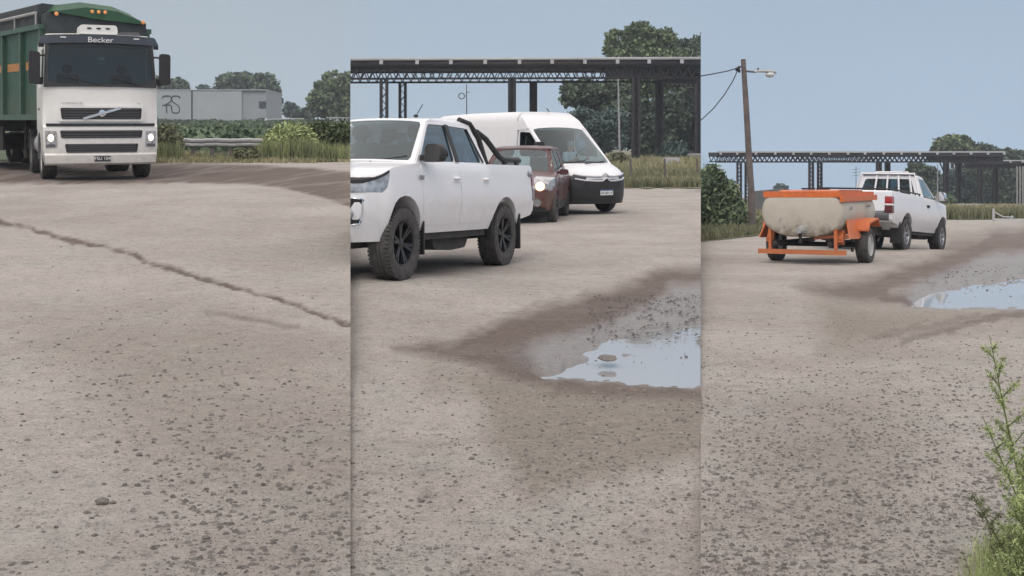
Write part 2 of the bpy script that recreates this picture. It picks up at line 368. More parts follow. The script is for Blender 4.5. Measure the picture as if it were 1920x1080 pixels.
def masks(p, px, py):
    """mud (brown), wet (grey, shiny), olive (damp fine gravel), dep (depth of the puddle)"""
    Z = np.zeros(px.shape); mud, wet, ol, dep, rut = Z.copy(), Z.copy(), Z.copy(), Z.copy(), Z.copy()
    n1 = vn(px, py, 1/38., 3); n2 = vn(px, py*2.4, 1/16., 5); jx = px+(n2-.5)*16; jy = py+(n1-.5)*9+(n2-.5)*4
    if p == 1:
        band = [(-60,312),(250,300),(420,306),(700,324),(700,402),(600,368),(540,353),(470,344),(330,341),(250,344),(-60,345)]
        mud = soft(px+(n2-.5)*8, py+(n2-.5)*3, band, 3)*(.62+.75*vn(px+py*5, py, 1/9., 8)*vn(px*.25+py*3, py, 1/14., 2)*2)
        ln = [(-20,412),(60,430),(115,450),(210,470),(300,498),(380,522),(450,540),(520,562),(570,580),(657,610),(700,622)]
        mud = np.maximum(mud, stroke(px+(n2-.5)*12, py+(vn(px, py, 1/16., 9)-.5)*7+(vn(px, py, 1/40., 10)-.5)*8, ln, 4.2)*(.35+1.5*vn(px*.5, py*2, 1/5., 4)))
        mud = np.maximum(mud, .45*stroke(jx, jy, [(390,590),(470,602),(560,612)], 5))
        ol = .40*soft(jx, jy, [(60,620),(420,600),(700,700),(700,1010),(480,960),(260,860)], 60)
    elif p == 2:
        brown = [(1400,498),(1228,504),(1180,534),(1110,552),(1020,572),(930,602),(860,632),(740,650),(870,676),(950,706),(1060,722),(1010,690),(985,660),(1010,640),(1085,626),(1150,606),(1205,582),(1265,536),(1400,524)]
        mud = soft(jx, jy, brown, 13)*.95
        mud = np.maximum(mud, .8*soft(jx, jy, [(1040,702),(1200,712),(1400,718),(1400,750),(1200,742),(1040,734)], 12))
        wet = .8*soft(jx, jy, [(945,660),(1020,628),(1100,612),(1195,578),(1262,535),(1400,520),(1400,720),(1040,706),(975,690)], 12)
        ol = .85*soft(jx, jy, [(860,700),(1000,690),(1400,725),(1400,830),(1260,868),(1150,895),(1060,915),(985,940),(960,870),(915,830),(910,770)], 22)
        ol = np.maximum(ol, .45*soft(jx, jy, [(760,640),(900,640),(960,700),(940,760),(800,730)], 30))
        dep = soft(px+(n2-.5)*26+(n1-.5)*30, py+(n1-.5)*12, WATER2, 12)
    else:
        mud = soft(jx, jy, [(2000,412),(1925,420),(1830,446),(1740,484),(1640,522),(1490,540),(1600,564),(1690,566),(1705,550),(1672,548),(1745,526),(1835,486),(2000,456)], 11)*.85
        mud = np.maximum(mud, .9*soft(jx, jy, [(1640,556),(1705,552),(1712,572),(1650,566)], 4))
        mud = np.maximum(mud, .6*soft(jx, jy, [(1780,440),(1980,424),(1980,452),(1850,470),(1760,490)], 14))
        mud = np.maximum(mud, .6*stroke(jx, jy, [(1690,640),(1800,608),(1860,592),(1960,572)], 7))
        mud = np.maximum(mud, .4*stroke(jx, jy, [(1640,628),(1740,612),(1830,588)], 7))
        wet = .75*soft(jx, jy, [(1690,548),(1760,505),(1850,478),(2000,455),(2000,580),(1800,574),(1700,572)], 10)
        ol = .85*soft(jx, jy, [(1520,545),(1700,575),(1960,578),(1960,590),(1780,612),(1620,650),(1550,662),(1540,610)], 34)
        ol = np.maximum(ol, .5*soft(jx, jy, [(1400,900),(1500,780),(1600,740),(1720,830),(1600,960)], 90))
        dep = soft(px+(n2-.5)*8, py+(n1-.5)*3, WATER3, 10)
    return mud, wet, ol, dep
def panel_grid(p, cols, rows):
    Ys = np.array([ground_Y(p, r) for r in rows])
    far = np.geomspace(Ys[-1]*1.12, 2600, 26); Ys = np.concatenate(([.4, 1.2, 2.2, 3.0], Ys, far))
    cx, yy = np.meshgrid((np.array(cols)-960)/F, Ys); X = cx*yy; Y = yy
    Z = gz(p, X, Y); row = 280-F*Z/Y; px = 960+F*cx
    mud, wet, ol, dep = masks(p, px, row)
    near = np.exp(-Y/40)
    rel = (vn(X, Y, .5, 21)-.5)*.05+(vn(X, Y, 2.1, 22)-.5)*.022+(vn(X, Y, 7, 23)-.5)*.010
    Z = Z+rel*near - mud*.012*near
    rough = (vn(X, Y, 9, 31)-.5)*.016+(vn(X, Y, 24, 33)-.5)*.012+(vn(X, Y, 3, 34)-.5)*.02
    flat = gz(p, X, Y)
    Z = np.where(dep > 0, Z*(1-dep)+(flat-.056+rough*1.5)*dep, Z)
    return X, Y, Z+CZ, mud, wet, ol, dep
rr1 = list(np.arange(1110, 420, -4.))+list(np.arange(420, 292, -1.6))+list(np.arange(292, 250, -3))
rr2 = list(np.arange(1110, 740, -4.))+list(np.arange(740, 560, -2.))+list(np.arange(560, 352, -2))
rr3 = list(np.arange(1110, 640, -4.))+list(np.arange(640, 440, -1.6))+list(np.arange(440, 384, -1.8))
g1 = panel_grid(1, list(-np.geomspace(12000, 40, 24))+list(np.linspace(-30, 657, 200)), rr1)
g2 = panel_grid(2, np.linspace(657, 1314, 240), rr2)
g3 = panel_grid(3, list(np.linspace(1314, 1950, 230))+list(1950+np.geomspace(12, 12000, 24)), rr3)
V = []; Q = []; A = []; off = 0; lines = {}
for gi, g in enumerate((g1, g2, g3)):
    X, Y, Z, mud, wet, ol, dep = g; r, c = X.shape
    V.append(np.stack([X, Y, Z], -1).reshape(-1, 3)); A.append(np.stack([mud, wet, ol, np.full_like(mud, 1)], -1).reshape(-1, 4))
    idx = np.arange(r*c).reshape(r, c)+off
    Q.append(np.stack([idx[:-1,:-1], idx[:-1,1:], idx[1:,1:], idx[1:,:-1]], -1).reshape(-1, 4)); lines[gi] = (idx[:,0], idx[:,-1], Y[:,0]); off += r*c
V0 = np.concatenate(V)
# earth banks between the three levels
def bank(ia, ib):
    global off, V0
    ya, yb = V0[ia,1], V0[ib,1]; ys = np.unique(np.concatenate([ya, yb])); xa = np.interp(ys, ya, V0[ia,0])
    za = np.interp(ys, ya, V0[ia,2]); zb = np.interp(ys, yb, V0[ib,2]); v = []
    for z in (za, zb): v.append(np.stack([xa, ys, z], -1))
    n = len(ys); V0 = np.concatenate([V0]+v); A.append(np.tile([0,0,0,1.], (2*n, 1)))
    k = np.arange(n-1)+off; Q.append(np.stack([k, k+1, k+1+n, k+n], -1)); off += 2*n
bank(lines[0][1], lines[1][0]); bank(lines[1][1], lines[2][0])
# behind the viewpoint
k = len(V0); bx = np.array([[-400,-300],[400,-300],[400,.45],[-400,.45]]); V0 = np.concatenate([V0, np.c_[bx, np.full(4, CZ-1.41)]])
A.append(np.tile([0,0,0,1.], (4, 1))); Q.append(np.array([[k, k+1, k+2, k+3]]))
gm, n, l, b, o = nodes('gravel_ground')
ca = n.new('ShaderNodeVertexColor'); ca.layer_name = 'masks'; sp = n.new('ShaderNodeSeparateColor'); l.new(ca.outputs[0], sp.inputs[0])
tcg = n.new('ShaderNodeTexCoord'); ob = tcg.outputs['Object']
def noise(sc, det=6, ro=.6, vec=None):
    t = n.new('ShaderNodeTexNoise'); t.inputs['Scale'].default_value = sc; t.inputs['Detail'].default_value = det; t.inputs['Roughness'].default_value = ro; l.new(vec or ob, t.inputs['Vector']); return t.outputs[0]
def ramp(i, *st):
    r = n.new('ShaderNodeValToRGB'); l.new(i, r.inputs[0]); e = r.color_ramp.elements
    for k, (p, c) in enumerate(st):
        if k > 1: e.new(p)
        e[k].position = p; e[k].color = (*c, 1) if isinstance(c, tuple) else (c, c, c, 1)
    return r.outputs[0]
def mix(f, a, c, bt='MIX'):
    m = n.new('ShaderNodeMix'); m.data_type = 'RGBA'; m.blend_type = bt
    for s_, v in ((0, f), (6, a), (7, c)):
        if hasattr(v, 'links'): l.new(v, m.inputs[s_])
        else: m.inputs[s_].default_value = v if s_ == 0 else (*v, 1)
    return m.outputs[2]
def mth(op, a, c, cl=True):
    m = n.new('ShaderNodeMath'); m.operation = op; m.use_clamp = cl
    for i, v in enumerate((a, c)):
        if hasattr(v, 'links'): l.new(v, m.inputs[i])
        else: m.inputs[i].default_value = v
    return m.outputs[0]
pale = mix(ramp(noise(.55, 5), (.35, .0), (.65, 1.)), (.372, .333, .303), (.482, .443, .408))
pale = mix(ramp(noise(1.7, 4), (.45, 0.), (.7, .55)), pale, (.40, .405, .37))
fine = ramp(noise(48, 7, .85), (.36, .42), (.46, .92), (.6, 1.05), (.72, 1.25)); pale = mix(1., pale, fine, 'MULTIPLY'); pale = mix(1., pale, ramp(noise(170, 4, .8), (.34, .62), (.5, 1.), (.68, 1.15)), 'MULTIPLY')
med = ramp(noise(9, 7, .75), (.32, .66), (.46, .95), (.62, 1.05)); pale = mix(1., pale, med, 'MULTIPLY')
brk = mth('SUBTRACT', mth('ADD', mth('MULTIPLY', noise(2.2, 8, .75), .6, False), mth('MULTIPLY', noise(16, 6, .8), .4, False), False), .5, False)
def brok(ch, k=1.5):
    return mth('ADD', sp.outputs[ch], mth('MULTIPLY', mth('MULTIPLY', brk, k, False), mth('MULTIPLY', sp.outputs[ch], 4.), False))
olv = mix(ramp(noise(30, 6, .8), (.35, 0.), (.62, 1.)), (.135, .115, .090), (.285, .252, .208))
c = mix(mth('MULTIPLY', brok(2), .85), pale, olv)
wetc = mix(ramp(noise(14, 6, .8), (.3, 0.), (.65, 1.)), (.13, .12, .115), (.25, .24, .24)); c = mix(mth('MULTIPLY', brok(1, .9), .95), c, wetc)
mudc = mix(ramp(noise(22, 6, .8), (.3, 0.), (.7, 1.)), (.072, .050, .041), (.160, .120, .102)); c = mix(mth('MULTIPLY', brok(0), .9), c, mudc)
vo = n.new('ShaderNodeTexVoronoi'); vo.inputs['Scale'].default_value = 22; vo.inputs['Randomness'].default_value = 1; l.new(ob, vo.inputs['Vector'])
peb = ramp(vo.outputs['Distance'], (.14, 1.), (.24, 0.)); pm = mth('MULTIPLY', peb, ramp(noise(1.3, 5, .6), (.40, 0.), (.62, .75)))
c = mix(pm, c, (.15, .135, .12))
v2 = n.new('ShaderNodeTexVoronoi'); v2.inputs['Scale'].default_value = 60; l.new(ob, v2.inputs['Vector'])
pm2 = mth('MULTIPLY', ramp(v2.outputs['Distance'], (.18, 1.), (.30, 0.)), ramp(noise(2.3, 5, .6), (.38, 0.), (.60, .8))); c = mix(pm2, c, (.19, .172, .155))
l.new(c, b.inputs['Base Color'])
b.inputs['Specular IOR Level'].default_value = .3
rg = n.new('ShaderNodeMapRange'); l.new(sp.outputs[1], rg.inputs[0]); rg.inputs[3].default_value = .93; rg.inputs[4].default_value = .24; l.new(rg.outputs[0], b.inputs['Roughness'])
bp = n.new('ShaderNodeBump'); bp.inputs['Strength'].default_value = 1.0; bp.inputs['Distance'].default_value = .022
hh = mth('ADD', mth('MULTIPLY', noise(60, 6, .8), .5, False), mth('MULTIPLY', noise(13, 6, .7), 1., False), False); l.new(hh, bp.inputs['Height']); l.new(bp.outputs[0], b.inputs['Normal'])
go = mesh_np('ground', V0, np.concatenate(Q), gm, smooth=True); go['kind'] = 'structure'
at_ = go.data.color_attributes.new('masks', 'FLOAT_COLOR', 'POINT'); at_.data.foreach_set('color', np.concatenate(A).astype(np.float32).ravel())

# ---------------------------------------------------------------- puddles
wm, n, l, b, o = nodes('puddle_water')
b.inputs['Base Color'].default_value = (.33, .335, .345, 1); b.inputs['Roughness'].default_value = .04; b.inputs['IOR'].default_value = 1.5; b.inputs['Specular IOR Level'].default_value = .8
tq = n.new('ShaderNodeTexCoord'); q = n.new('ShaderNodeTexNoise'); q.inputs['Scale'].default_value = 5; l.new(tq.outputs['Object'], q.inputs['Vector'])
bp = n.new('ShaderNodeBump'); bp.inputs['Strength'].default_value = .04; bp.inputs['Distance'].default_value = .01; l.new(q.outputs[0], bp.inputs['Height']); l.new(bp.outputs[0], b.inputs['Normal'])
def puddle(p, poly, grow, dz):
    cx = sum(a for a, _ in poly)/len(poly); cy = sum(c for _, c in poly)/len(poly); mb = MB(); v = []
    for a, c in poly:
        a = cx+(a-cx)*grow; c = cy+(c-cy)*grow; a = min(max(a, 658), 1313.6) if p == 2 else max(a, 1316)
        Y = ground_Y(p, c); v.append(at(p, a, Y, dz))
    bm = bmesh.new(); fs = bm.faces.new([bm.verts.new(q) for q in v]); bmesh.ops.triangulate(bm, faces=[fs])
    me = bpy.data.meshes.new('puddle_water'); bm.to_mesh(me); bm.free(); me.materials.append(wm)
    oo = bpy.data.objects.new('puddle_water', me); C.objects.link(oo); oo['kind'] = 'structure'; return oo
puddle(2, WATER2, 1.3, -.040); puddle(3, WATER3, 1.22, -.038)

# ---------------------------------------------------------------- loose stones
def stones(name, pts, mat, seed=1):
    r = np.random.default_rng(seed); m = len(pts); pts = np.asarray(pts, float)
    base = np.array([[1,0,0],[.5,.87,0],[-.5,.87,0],[-1,0,0],[-.5,-.87,0],[.5,-.87,0],[.45,.3,.75],[-.5,.35,.7],[-.1,-.5,.8]])
    tri = np.array([[0,1,6],[1,2,7],[1,7,6],[2,3,7],[3,4,8],[3,8,7],[4,5,8],[5,0,6],[5,6,8],[6,7,8]])
    v = base[None]*(1+.35*(r.random((m, 9, 3))-.5)); ang = r.random(m)*2*PI; ca_, sa = np.cos(ang), np.sin(ang)
    st = 1+.5*(r.random(m)-.3); x = v[...,0]*st[:,None]; y = v[...,1]
    X = x*ca_[:,None]-y*sa[:,None]; Y = x*sa[:,None]+y*ca_[:,None]; s = pts[:,3][:,None]
    vv = np.stack([X*s+pts[:,0:1], Y*s+pts[:,1:2], (v[...,2]*(.45+.5*r.random((m,1)))-.10)*s+pts[:,2:3]], -1).reshape(-1, 3)
    q = (tri[None]+(np.arange(m)*9)[:,None,None]).reshape(-1, 3)
    return mesh_np(name, vv, q, mat)
sm = M('gravel_stone', (.19, .175, .163), .9, ns=1.9, var=.2, col2=(.058, .053, .049)); sm.node_tree.nodes['Noise Texture'].inputs['Scale'].default_value = 31
sm2 = M('pale_stone', (.36, .33, .30), .9, ns=30, var=.2); sm3 = M('dark_rock', (.20, .18, .165), .9, ns=25, var=.2, bump=.6, bs=60)
def scatter(p, n_, size, dens, x0, x1, y0, y1, water=False):
    out = []; px = rng.uniform(x0, x1, n_); py = rng.uniform(y0, y1, n_)
    keep = rng.random(n_) < dens(px, py); px, py = px[keep], py[keep]
    rows = np.linspace(y0-1, y1+1, 300); Yt = np.array([ground_Y(p, r) for r in rows]); Y = np.interp(py, rows, Yt); X = (px-960)/F*Y
    mud, wet, ol, dep = masks(p, px, py); ok = (dep < .15) | water
    s = (size[0]+(size[1]-size[0])*rng.random(len(px))**5.5)
    Z = gz(p, X, Y)+CZ+(vn(X, Y, .5, 21)-.5)*.05*np.exp(-Y/40)+((vn(X, Y, 2.1, 22)-.5)*.022+(vn(X, Y, 7, 23)-.5)*.010)*np.exp(-Y/40) - mud*.012*np.exp(-Y/40) - dep*.05 + .0015
    return np.stack([X, Y, Z, s], -1)[ok]
def d1(px, py):
    g = np.clip((py-560)/260, 0, 1)*.55+.12
    return g*(.25+1.5*soft(px, py, [(30,640),(300,590),(700,720),(700,1100),(350,1100),(260,860)], 70))*(.5+1.1*vn(px, py*2, 1/45., 41))*(.4+1.2*vn(px, py*2, 1/12., 45))
def d2(px, py):
    g = np.clip((py-530)/350, 0, 1)*.4+.10; m, w, o_, d = masks(2, px, py)
    return g*(.35+.9*vn(px, py*2, 1/50., 42))*(.4+1.2*vn(px, py*2, 1/12., 46))+.5*o_+.35*m+.4*w*(py < 640)
def d3(px, py):
    g = np.clip((py-560)/240, 0, 1)*.75+.06; m, w, o_, d = masks(3, px, py)
    return g*(.4+1.1*vn(px, py*2, 1/60., 43))*(.4+1.2*vn(px, py*2, 1/12., 47))+.35*o_+.2*m+.5*w*(py < 545)
small = np.concatenate([scatter(1, 9500, (.0022, .0165), d1, -20, 656, 460, 1110), scatter(2, 14000, (.0020, .0120), d2, 659, 1313, 500, 1110), scatter(3, 24000, (.0021, .0130), d3, 1316, 1950, 450, 1110)])
tag(stones('gravel', small, sm, 1), 'loose dark gravel scattered over the dirt lot', 'gravel', kind='stuff')
pl = lambda f: (lambda px, py: .35*f(px, py))
small = np.concatenate([scatter(1, 5000, (.003, .007), pl(d1), -20, 656, 500, 1110), scatter(2, 9000, (.003, .008), pl(d2), 659, 1313, 620, 1000), scatter(3, 6000, (.003, .007), pl(d3), 1316, 1950, 500, 1110)])
tag(stones('pale_gravel', small, sm2, 2), 'pale grit lying between the darker stones', 'gravel', kind='stuff')
def dw(px, py): return .8*(vn(px, py*2, 1/16., 50) > .35)*np.clip((650-py)/50, .03, 1)
def dw3(px, py): return .9*(vn(px, py*2, 1/12., 51) > .5)*np.clip((545-py)/18, .03, 1)
wetst = np.concatenate([scatter(2, 4200, (.005, .017), dw, 1100, 1313, 556, 712, True), scatter(3, 1900, (.006, .018), dw3, 1735, 1950, 498, 572, True)])
wetst[:,2] += .008
tag(stones('wet_gravel', wetst, M('wet_stone', (.05, .045, .042), .4, ns=20), 3), 'dark wet stones poking out of the puddles', 'gravel', kind='stuff')
def rock(px, row, r, lab, p=1, nm='rock'):
    Y = ground_Y(p, row); mb = MB(); mb.ell((0,0,0), (1, .8, .62), 14, 9)
    mb.v = [tuple(Vector(q)*r*(1+.22*(float(vn(q[0]*3+px, q[1]*3+q[2]*2, 1.3, 7))-.5)*2)) for q in mb.v]
    o_ = mb.build(nm, sm3, smooth=35); X_ = PX(px, Y); rl = float(((vn(X_, Y, .5, 21)-.5)*.05+(vn(X_, Y, 2.1, 22)-.5)*.022+(vn(X_, Y, 7, 23)-.5)*.010)*np.exp(-Y/40)) if nm == 'rock' else 0; o_.location = at(p, px, Y, r*.30+rl); return tag(o_, lab, 'rock')
rock(192, 952, .027, 'largest rounded grey-brown rock lying on the gravel at lower left')
rock(212, 951, .012, 'small stone touching the right side of the rounded rock')
rock(261, 859, .015, 'flat brown rock on the gravel up and right of the rounded rock')
rock(104, 890, .012, 'brown stone on the gravel above and left of the rounded rock')
rock(386, 1010, .014, 'angular brown stone near the bottom edge below the cracked gravel')
rock(790, 938, .014, 'flat dark stone alone on the pale dirt in front of the pickup', 2)
rock(884, 861, .013, 'thin dark stone lying left of the damp olive gravel patch', 2)
rock(1140, 676, .06, 'low muddy lump rising out of the puddle behind the van', 2, 'mud_lump').scale = (1.1, 2.2, .40)
rock(1618, 1048, .013, 'rounded stone near the bottom left of the foreground weed', 3)
rock(1597, 846, .012, 'grey stone amid gravel below the orange trailer', 3)
# ---------------------------------------------------------------- vehicles (local x forward, y left, z up, origin on the ground)
def sstep(a, b_, x): t = min(1, max(0, (x-a)/(b_-a))); return t*t*(3-2*t)
def wheel(par, x, y, r, w, side, rim='rimdark', style='spoke', rr=None, lugs=True, nsp=6):
    rr = rr or r*.6; mb = MB(); h = w/2; c = (x, y, r)
    prof = [(rr*.97, -h*.72), (rr*1.02, -h*.86), (rr*1.16, -h*.97), (r*.87, -h), (r*.955, -h*.90), (r, -h*.62), (r*.992, -h*.22), (r*.97, -h*.2), (r*.97, -h*.12), (r, -h*.10), (r, h*.10), (r*.97, h*.12), (r*.97, h*.2), (r*.992, h*.22), (r, h*.62), (r*.955, h*.90), (r*.87, h), (rr*1.16, h*.97), (rr*1.02, h*.86), (rr*.97, h*.72)]
    mb.lathe(prof, c, 'y', 44, (0, 0))
    if lugs:
        for k in range(56):
            t = 2*PI*k/56
            for sd in (-1, 1):
                m = Matrix.Translation(c) @ Matrix.Rotation(t+sd*.05, 4, 'Y')
                mb.box(-r*.030, r*.030, *sorted((sd*h*.93, sd*h*.50)), r*.93, r*1.006, m)
    ty = mb.build('wheel', 'rubber', par, 40)
    s = side; f = h*.66
    b_ = MB(); b_.lathe([(rr*1.0, s*h*.9), (rr*.95, s*h*.84), (rr*.9, s*h*.3), (rr*.9, -s*h*.6), (rr*.3, -s*h*.6)], c, 'y', 36, (0, 1))
    if style == 'spoke':
        for k in range(nsp):
            t = 2*PI*(k+.25)/nsp
            for q in (-.13, .13):
                a0 = Vector((math.cos(t)*rr*.18, s*f*.75, math.sin(t)*rr*.18)); a1 = Vector((math.cos(t+q)*rr*.95, s*f*1.12, math.sin(t+q)*rr*.95))
                b_.bar(Vector(c)+a0, Vector(c)+a1, rr*.13, rr*.12, up=(0, 1, 0))
        b_.lathe([(rr*.26, s*f*.4), (rr*.26, s*f*.95), (rr*.13, s*f*1.05)], c, 'y', 20)
    else:
        b_.lathe([(rr*.88, s*f*1.0), (rr*.72, s*f*.55), (rr*.45, s*f*.50), (rr*.36, s*f*.95), (rr*.18, s*f*1.15)], c, 'y', 32)
        for k in range(8):
            t = 2*PI*k/8; b_.lathe([(rr*.05, s*f*.5), (rr*.05, s*f*.8)], Vector(c)+Vector((math.cos(t)*rr*.55, 0, math.sin(t)*rr*.55)), 'y', 8)
    b_.build('rim', rim, ty, 35); return ty
def seats(par, x, ys, z, mat='seat'):
    for y in ys:
        mb = MB(); mb.prism(rnd([(x-.05, z), (x+.45, z), (x+.47, z+.14), (x+.05, z+.14), (x-.12, z+.68), (x-.25, z+.66)], .05), 'xz', y-.23, y+.23)
        mb.ell((x-.2, y, z+.80), (.06, .13, .11)); mb.build('seat', mat, par, 40)
def place(o, p, cx, cy, yaw, wb, tr):
    """stand a vehicle on the terrain of its level: yaw is the compass angle of its forward x axis"""
    h = Vector((math.cos(yaw), math.sin(yaw), 0)); l_ = Vector((-h.y, h.x, 0)); q = {}
    for a in (-1, 1):
        for c in (-1, 1):
            w_ = Vector((cx, cy, 0))+h*a*wb/2+l_*c*tr/2; q[a, c] = float(gz(p, w_.x, w_.y))
    f_ = ((q[1,1]+q[1,-1])-(q[-1,1]+q[-1,-1]))/2/wb; s_ = ((q[1,1]+q[-1,1])-(q[1,-1]+q[-1,-1]))/2/tr
    X = Vector((h.x, h.y, f_)).normalized(); Y = Vector((l_.x, l_.y, s_)); Z = X.cross(Y).normalized(); Y = Z.cross(X)
    z = sum(q.values())/4+CZ-.012
    o.matrix_world = Matrix(((X.x, Y.x, Z.x, cx), (X.y, Y.y, Z.y, cy), (X.z, Y.z, Z.z, z), (0,0,0,1)))

def pickup(name_label, double=True, white='white', rim='rimdark'):
    root = empty('pickup_truck', name_label, 'pickup truck')
    cab = -.98 if double else -.12                      # rear of the cab at the belt line
    def D(x, y, z):
        W_ = .925 - .17*max(0, (x-1.8)/.75)**2.2 - .03*max(0, (-2.3-x)/.5)**2
        W_ -= .05*max(0, (z-1.10)/.18)**2 if x > cab else .02*max(0, (z-1.10)/.18)**2
        W_ -= .045*max(0, (.68-z)/.2)**1.2 + .018*abs(z-.95)/.3*0
        W_ += .018*math.exp(-((z-.86)/.16)**2)
        if x > 1.0: z += .035*(1-y*y)*sstep(.95, 1.08, z)
        x2 = x-.36*abs(y)**3*sstep(1.7, 2.5, x)+.04*abs(y)**3*sstep(-2.4, -2.75, x)
        return x2, y*W_, z
    ra, fa = -1.54, 1.545
    out = [(2.50,.50),(2.535,.60),(2.54,.80),(2.50,.93),(2.48,1.02),(2.38,1.08),(2.0,1.15),(1.5,1.205),(1.12,1.24),(.3,1.25),(cab,1.265),(cab-.03,1.275),(-1.8,1.285),(-2.66,1.30),(-2.72,1.27),(-2.73,.95),(-2.70,.66),(-2.62,.60),(-2.2,.55)]
    out += arc(ra, .38, .475, 190, 0, 12)[1:-1]+[(ra+.50,.44),(fa-.52,.44)]+arc(fa, .38, .49, 180, -5, 12)[1:-1]+[(2.1,.38),(2.42,.38)]
    b_ = MB(); b_.prism(out, 'xz', -1, 1, D, xs=fr(-2.7, 2.5, 40)+[-2.60,-2.66,cab-.10,cab-.05], ys=(-.985,-.95,-.905,-.875,-.7,-.4,0,.4,.7,.875,.905,.95,.985), zs=(.55,.62,.7,.8,.9,1.0,1.08,1.14,1.18,1.22,1.245))
    bed = []                                            # the load bed is open: sink its floor between the side walls
    for (x, y, z) in b_.v:
        if -2.62 < x < cab-.075 and abs(y) < .83 and z > 1.15: z = .78
        bed.append((x, y, z))
    b_.v = bed; body = b_.build('body', white, root, 32)
    u = MB(); u.box(-2.5, 2.3, -.50, .50, .30, .82); u.box(ra+.55, fa-.55, -.84, .84, .36, .56)
    for xx in (ra, fa): u.box(xx-.55, xx+.55, -.60, .60, .5, .98); u.tube([(xx,-.75,.39),(xx,.75,.39)], .06)
    u.prism(rnd([(-.55,.22),(-.1,.20),(.4,.24),(.5,.40),(-.7,.40)], .05), 'xz', .35, .75); u.prism(rnd([(.15,.28),(.9,.27),(.95,.4),(.1,.4)], .05), 'xz', -.7, -.35)
    u.build('underbody', 'under', root)
    # cab: roof, pillars, glass
    def DR(x, y, z): return x, y*(.70-.05*max(0,(z-1.765)/.06)**2), z+.02*(1-y*y)
    rx = -.80 if double else -.02
    r_ = MB(); r_.prism([(.46,1.735),(.47,1.758),(.36,1.79),(.05,1.815),((rx-.1)/2,1.82),(rx+.08,1.808),(rx-.02,1.775),(rx-.03,1.735)], 'xz', -1, 1, DR, xs=fr(rx,.46,8), ys=(-.97,-.9,-.75,-.4,0,.4,.75,.9,.97), zs=(1.765,1.785,1.8))
    r_.build('roof', white, root, 40)
    for s in (1, -1):
        def q(*p): return [(x, s*y, z) for x, y, z in p]
        nm = 'left' if s > 0 else 'right'
        xr = -.02 if double else cab+.0
        Pf = q((1.14,.872,1.235),(xr,.878,1.255),(xr-.02 if double else rx-.0,.70,1.775),(.46,.695,1.765))
        inn = rnd([(.075,.045),(.965,.045),(.965,.92),(.07,.92)] if double else [(.08,.045),(.93,.045),(.90,.92),(.07,.92)], .07)
        mb = ring(MB(), Pf, inn, .045, inward=-s*1.)
        if double:
            Pr = q((xr,.878,1.255),(cab,.878,1.265),(rx-.03,.70,1.765),(xr-.02,.70,1.775)); inr = rnd([(.035,.045),(.86,.05),(.90,.40),(.84,.92),(.04,.92)], .07)
            ring(mb, Pr, inr, .045, inward=-s*1.)
        fp = mb.build('pillar', white, root, 30)
        pane(Pf, inn, off=-s*.010).build('side_window', 'glassdark' if double else 'glass', root)
        if double:
            pane(Pr, inr, off=-s*.010).build('side_window', 'glassdark', root)
            bl = MB(); bl.bar((xr+.0, s*.884, 1.28), (xr-.02, s*.716, 1.74), .10, .012, up=(0, s, .3)); bl.build('pillar_trim', 'black', root); bl = MB(); bl.bar((cab+.13, s*.887, 1.29), (rx+.11, s*.716, 1.72), .03, .012, up=(0, s, .3)); bl.build('pillar_trim', 'black', root)
        # doors: skins standing 4 mm proud of the body, so their gaps read as seams
        doors = [[(1.06,.53),(.02,.53),(.01,1.243),(1.10,1.225),(1.09,.9)]]
        if double: doors.append([(-.01,.53),(-.76,.53),(-.98,.86),(-.965,1.255),(-.02,1.245)])
        else: doors = [[(1.06,.53),(-.02,.53),(-.02,1.25),(1.10,1.225),(1.09,.9)]]
        for i, dpoly in enumerate(doors):
            d = MB(); d.prism(rnd(dpoly, .05), 'xz', *sorted((s*1.001, s*1.006)), D, xs=fr(-1,1.1,20), zs=(.62,.7,.8,.9,1.0,1.08,1.14,1.18,1.22)); dr = d.build('door', white, root, 32)
            hx = (.14, -.80)[i] if double else .16
            h_ = MB(); h_.ell((hx, s*.952, 1.075), (.095, .028, .022)); h_.box(hx-.10, hx+.10, s*.925, s*.945, 1.03, 1.10); h_.build('handle', 'white' if double else 'black', dr, 40)
        # mirror
        m_ = MB(); mm = Matrix.Rotation(R(-8*s), 3, 'Z')
        m_.prism(rnd([(-.15,1.25),(.15,1.25),(.17,1.36),(.08,1.46),(-.12,1.45)], .06), 'yz', .0, .16, lambda x, y, z: (.98-.10+x+(.05 if z < 1.3 else 0)-.09*abs(y)**2, s*1.03+y*(1-.25*abs(x-.08)/.08), z), xs=(.02,.05,.08,.12,.14)); m_.bar((1.0, s*.86, 1.30), (.96, s*1.0, 1.31), .07, .06)
        m_.build('mirror', 'black' if double else 'chrome', root, 40)
        # headlamp wraps the corner
        def DH(x, y, z): x2, y2, z2 = D(x, y, z); return x2, y2, z
        lo, hi = sorted((s*.44, s*1.006))
        g_ = MB(); g_.prism(rnd([(2.556,.905),(2.535,1.0),(2.46,1.05),(2.05,1.125),(2.02,1.09),(2.14,.96),(2.3,.90)], .02), 'xz', lo, hi, DH, xs=fr(2.05,2.55,8), ys=[s*v for v in (.5,.6,.7,.8,.9,.96,1.0)], zs=(.95,1.0,1.05)); hl = g_.build('headlamp', 'lens', root, 30)
        e_ = MB(); e_.prism([(2.57,1.00),(2.56,1.035),(2.05,1.137),(2.04,1.12)], 'xz', *sorted((s*.44, s*1.012)), DH, xs=fr(2.05,2.55,8), ys=[s*v for v in (.6,.7,.8,.9,.96,1.0)]); e_.build('lamp_brow', 'black', hl, 30)
        e_ = MB(); e_.prism(rnd([(2.567,.925),(2.558,.99),(2.5,1.0),(2.5,.92)], .01), 'xz', *sorted((s*.62, s*.78)), DH, ys=[s*v for v in (.66,.7,.74)]); e_.build('lamp_bowl', 'chrome', hl, 30)
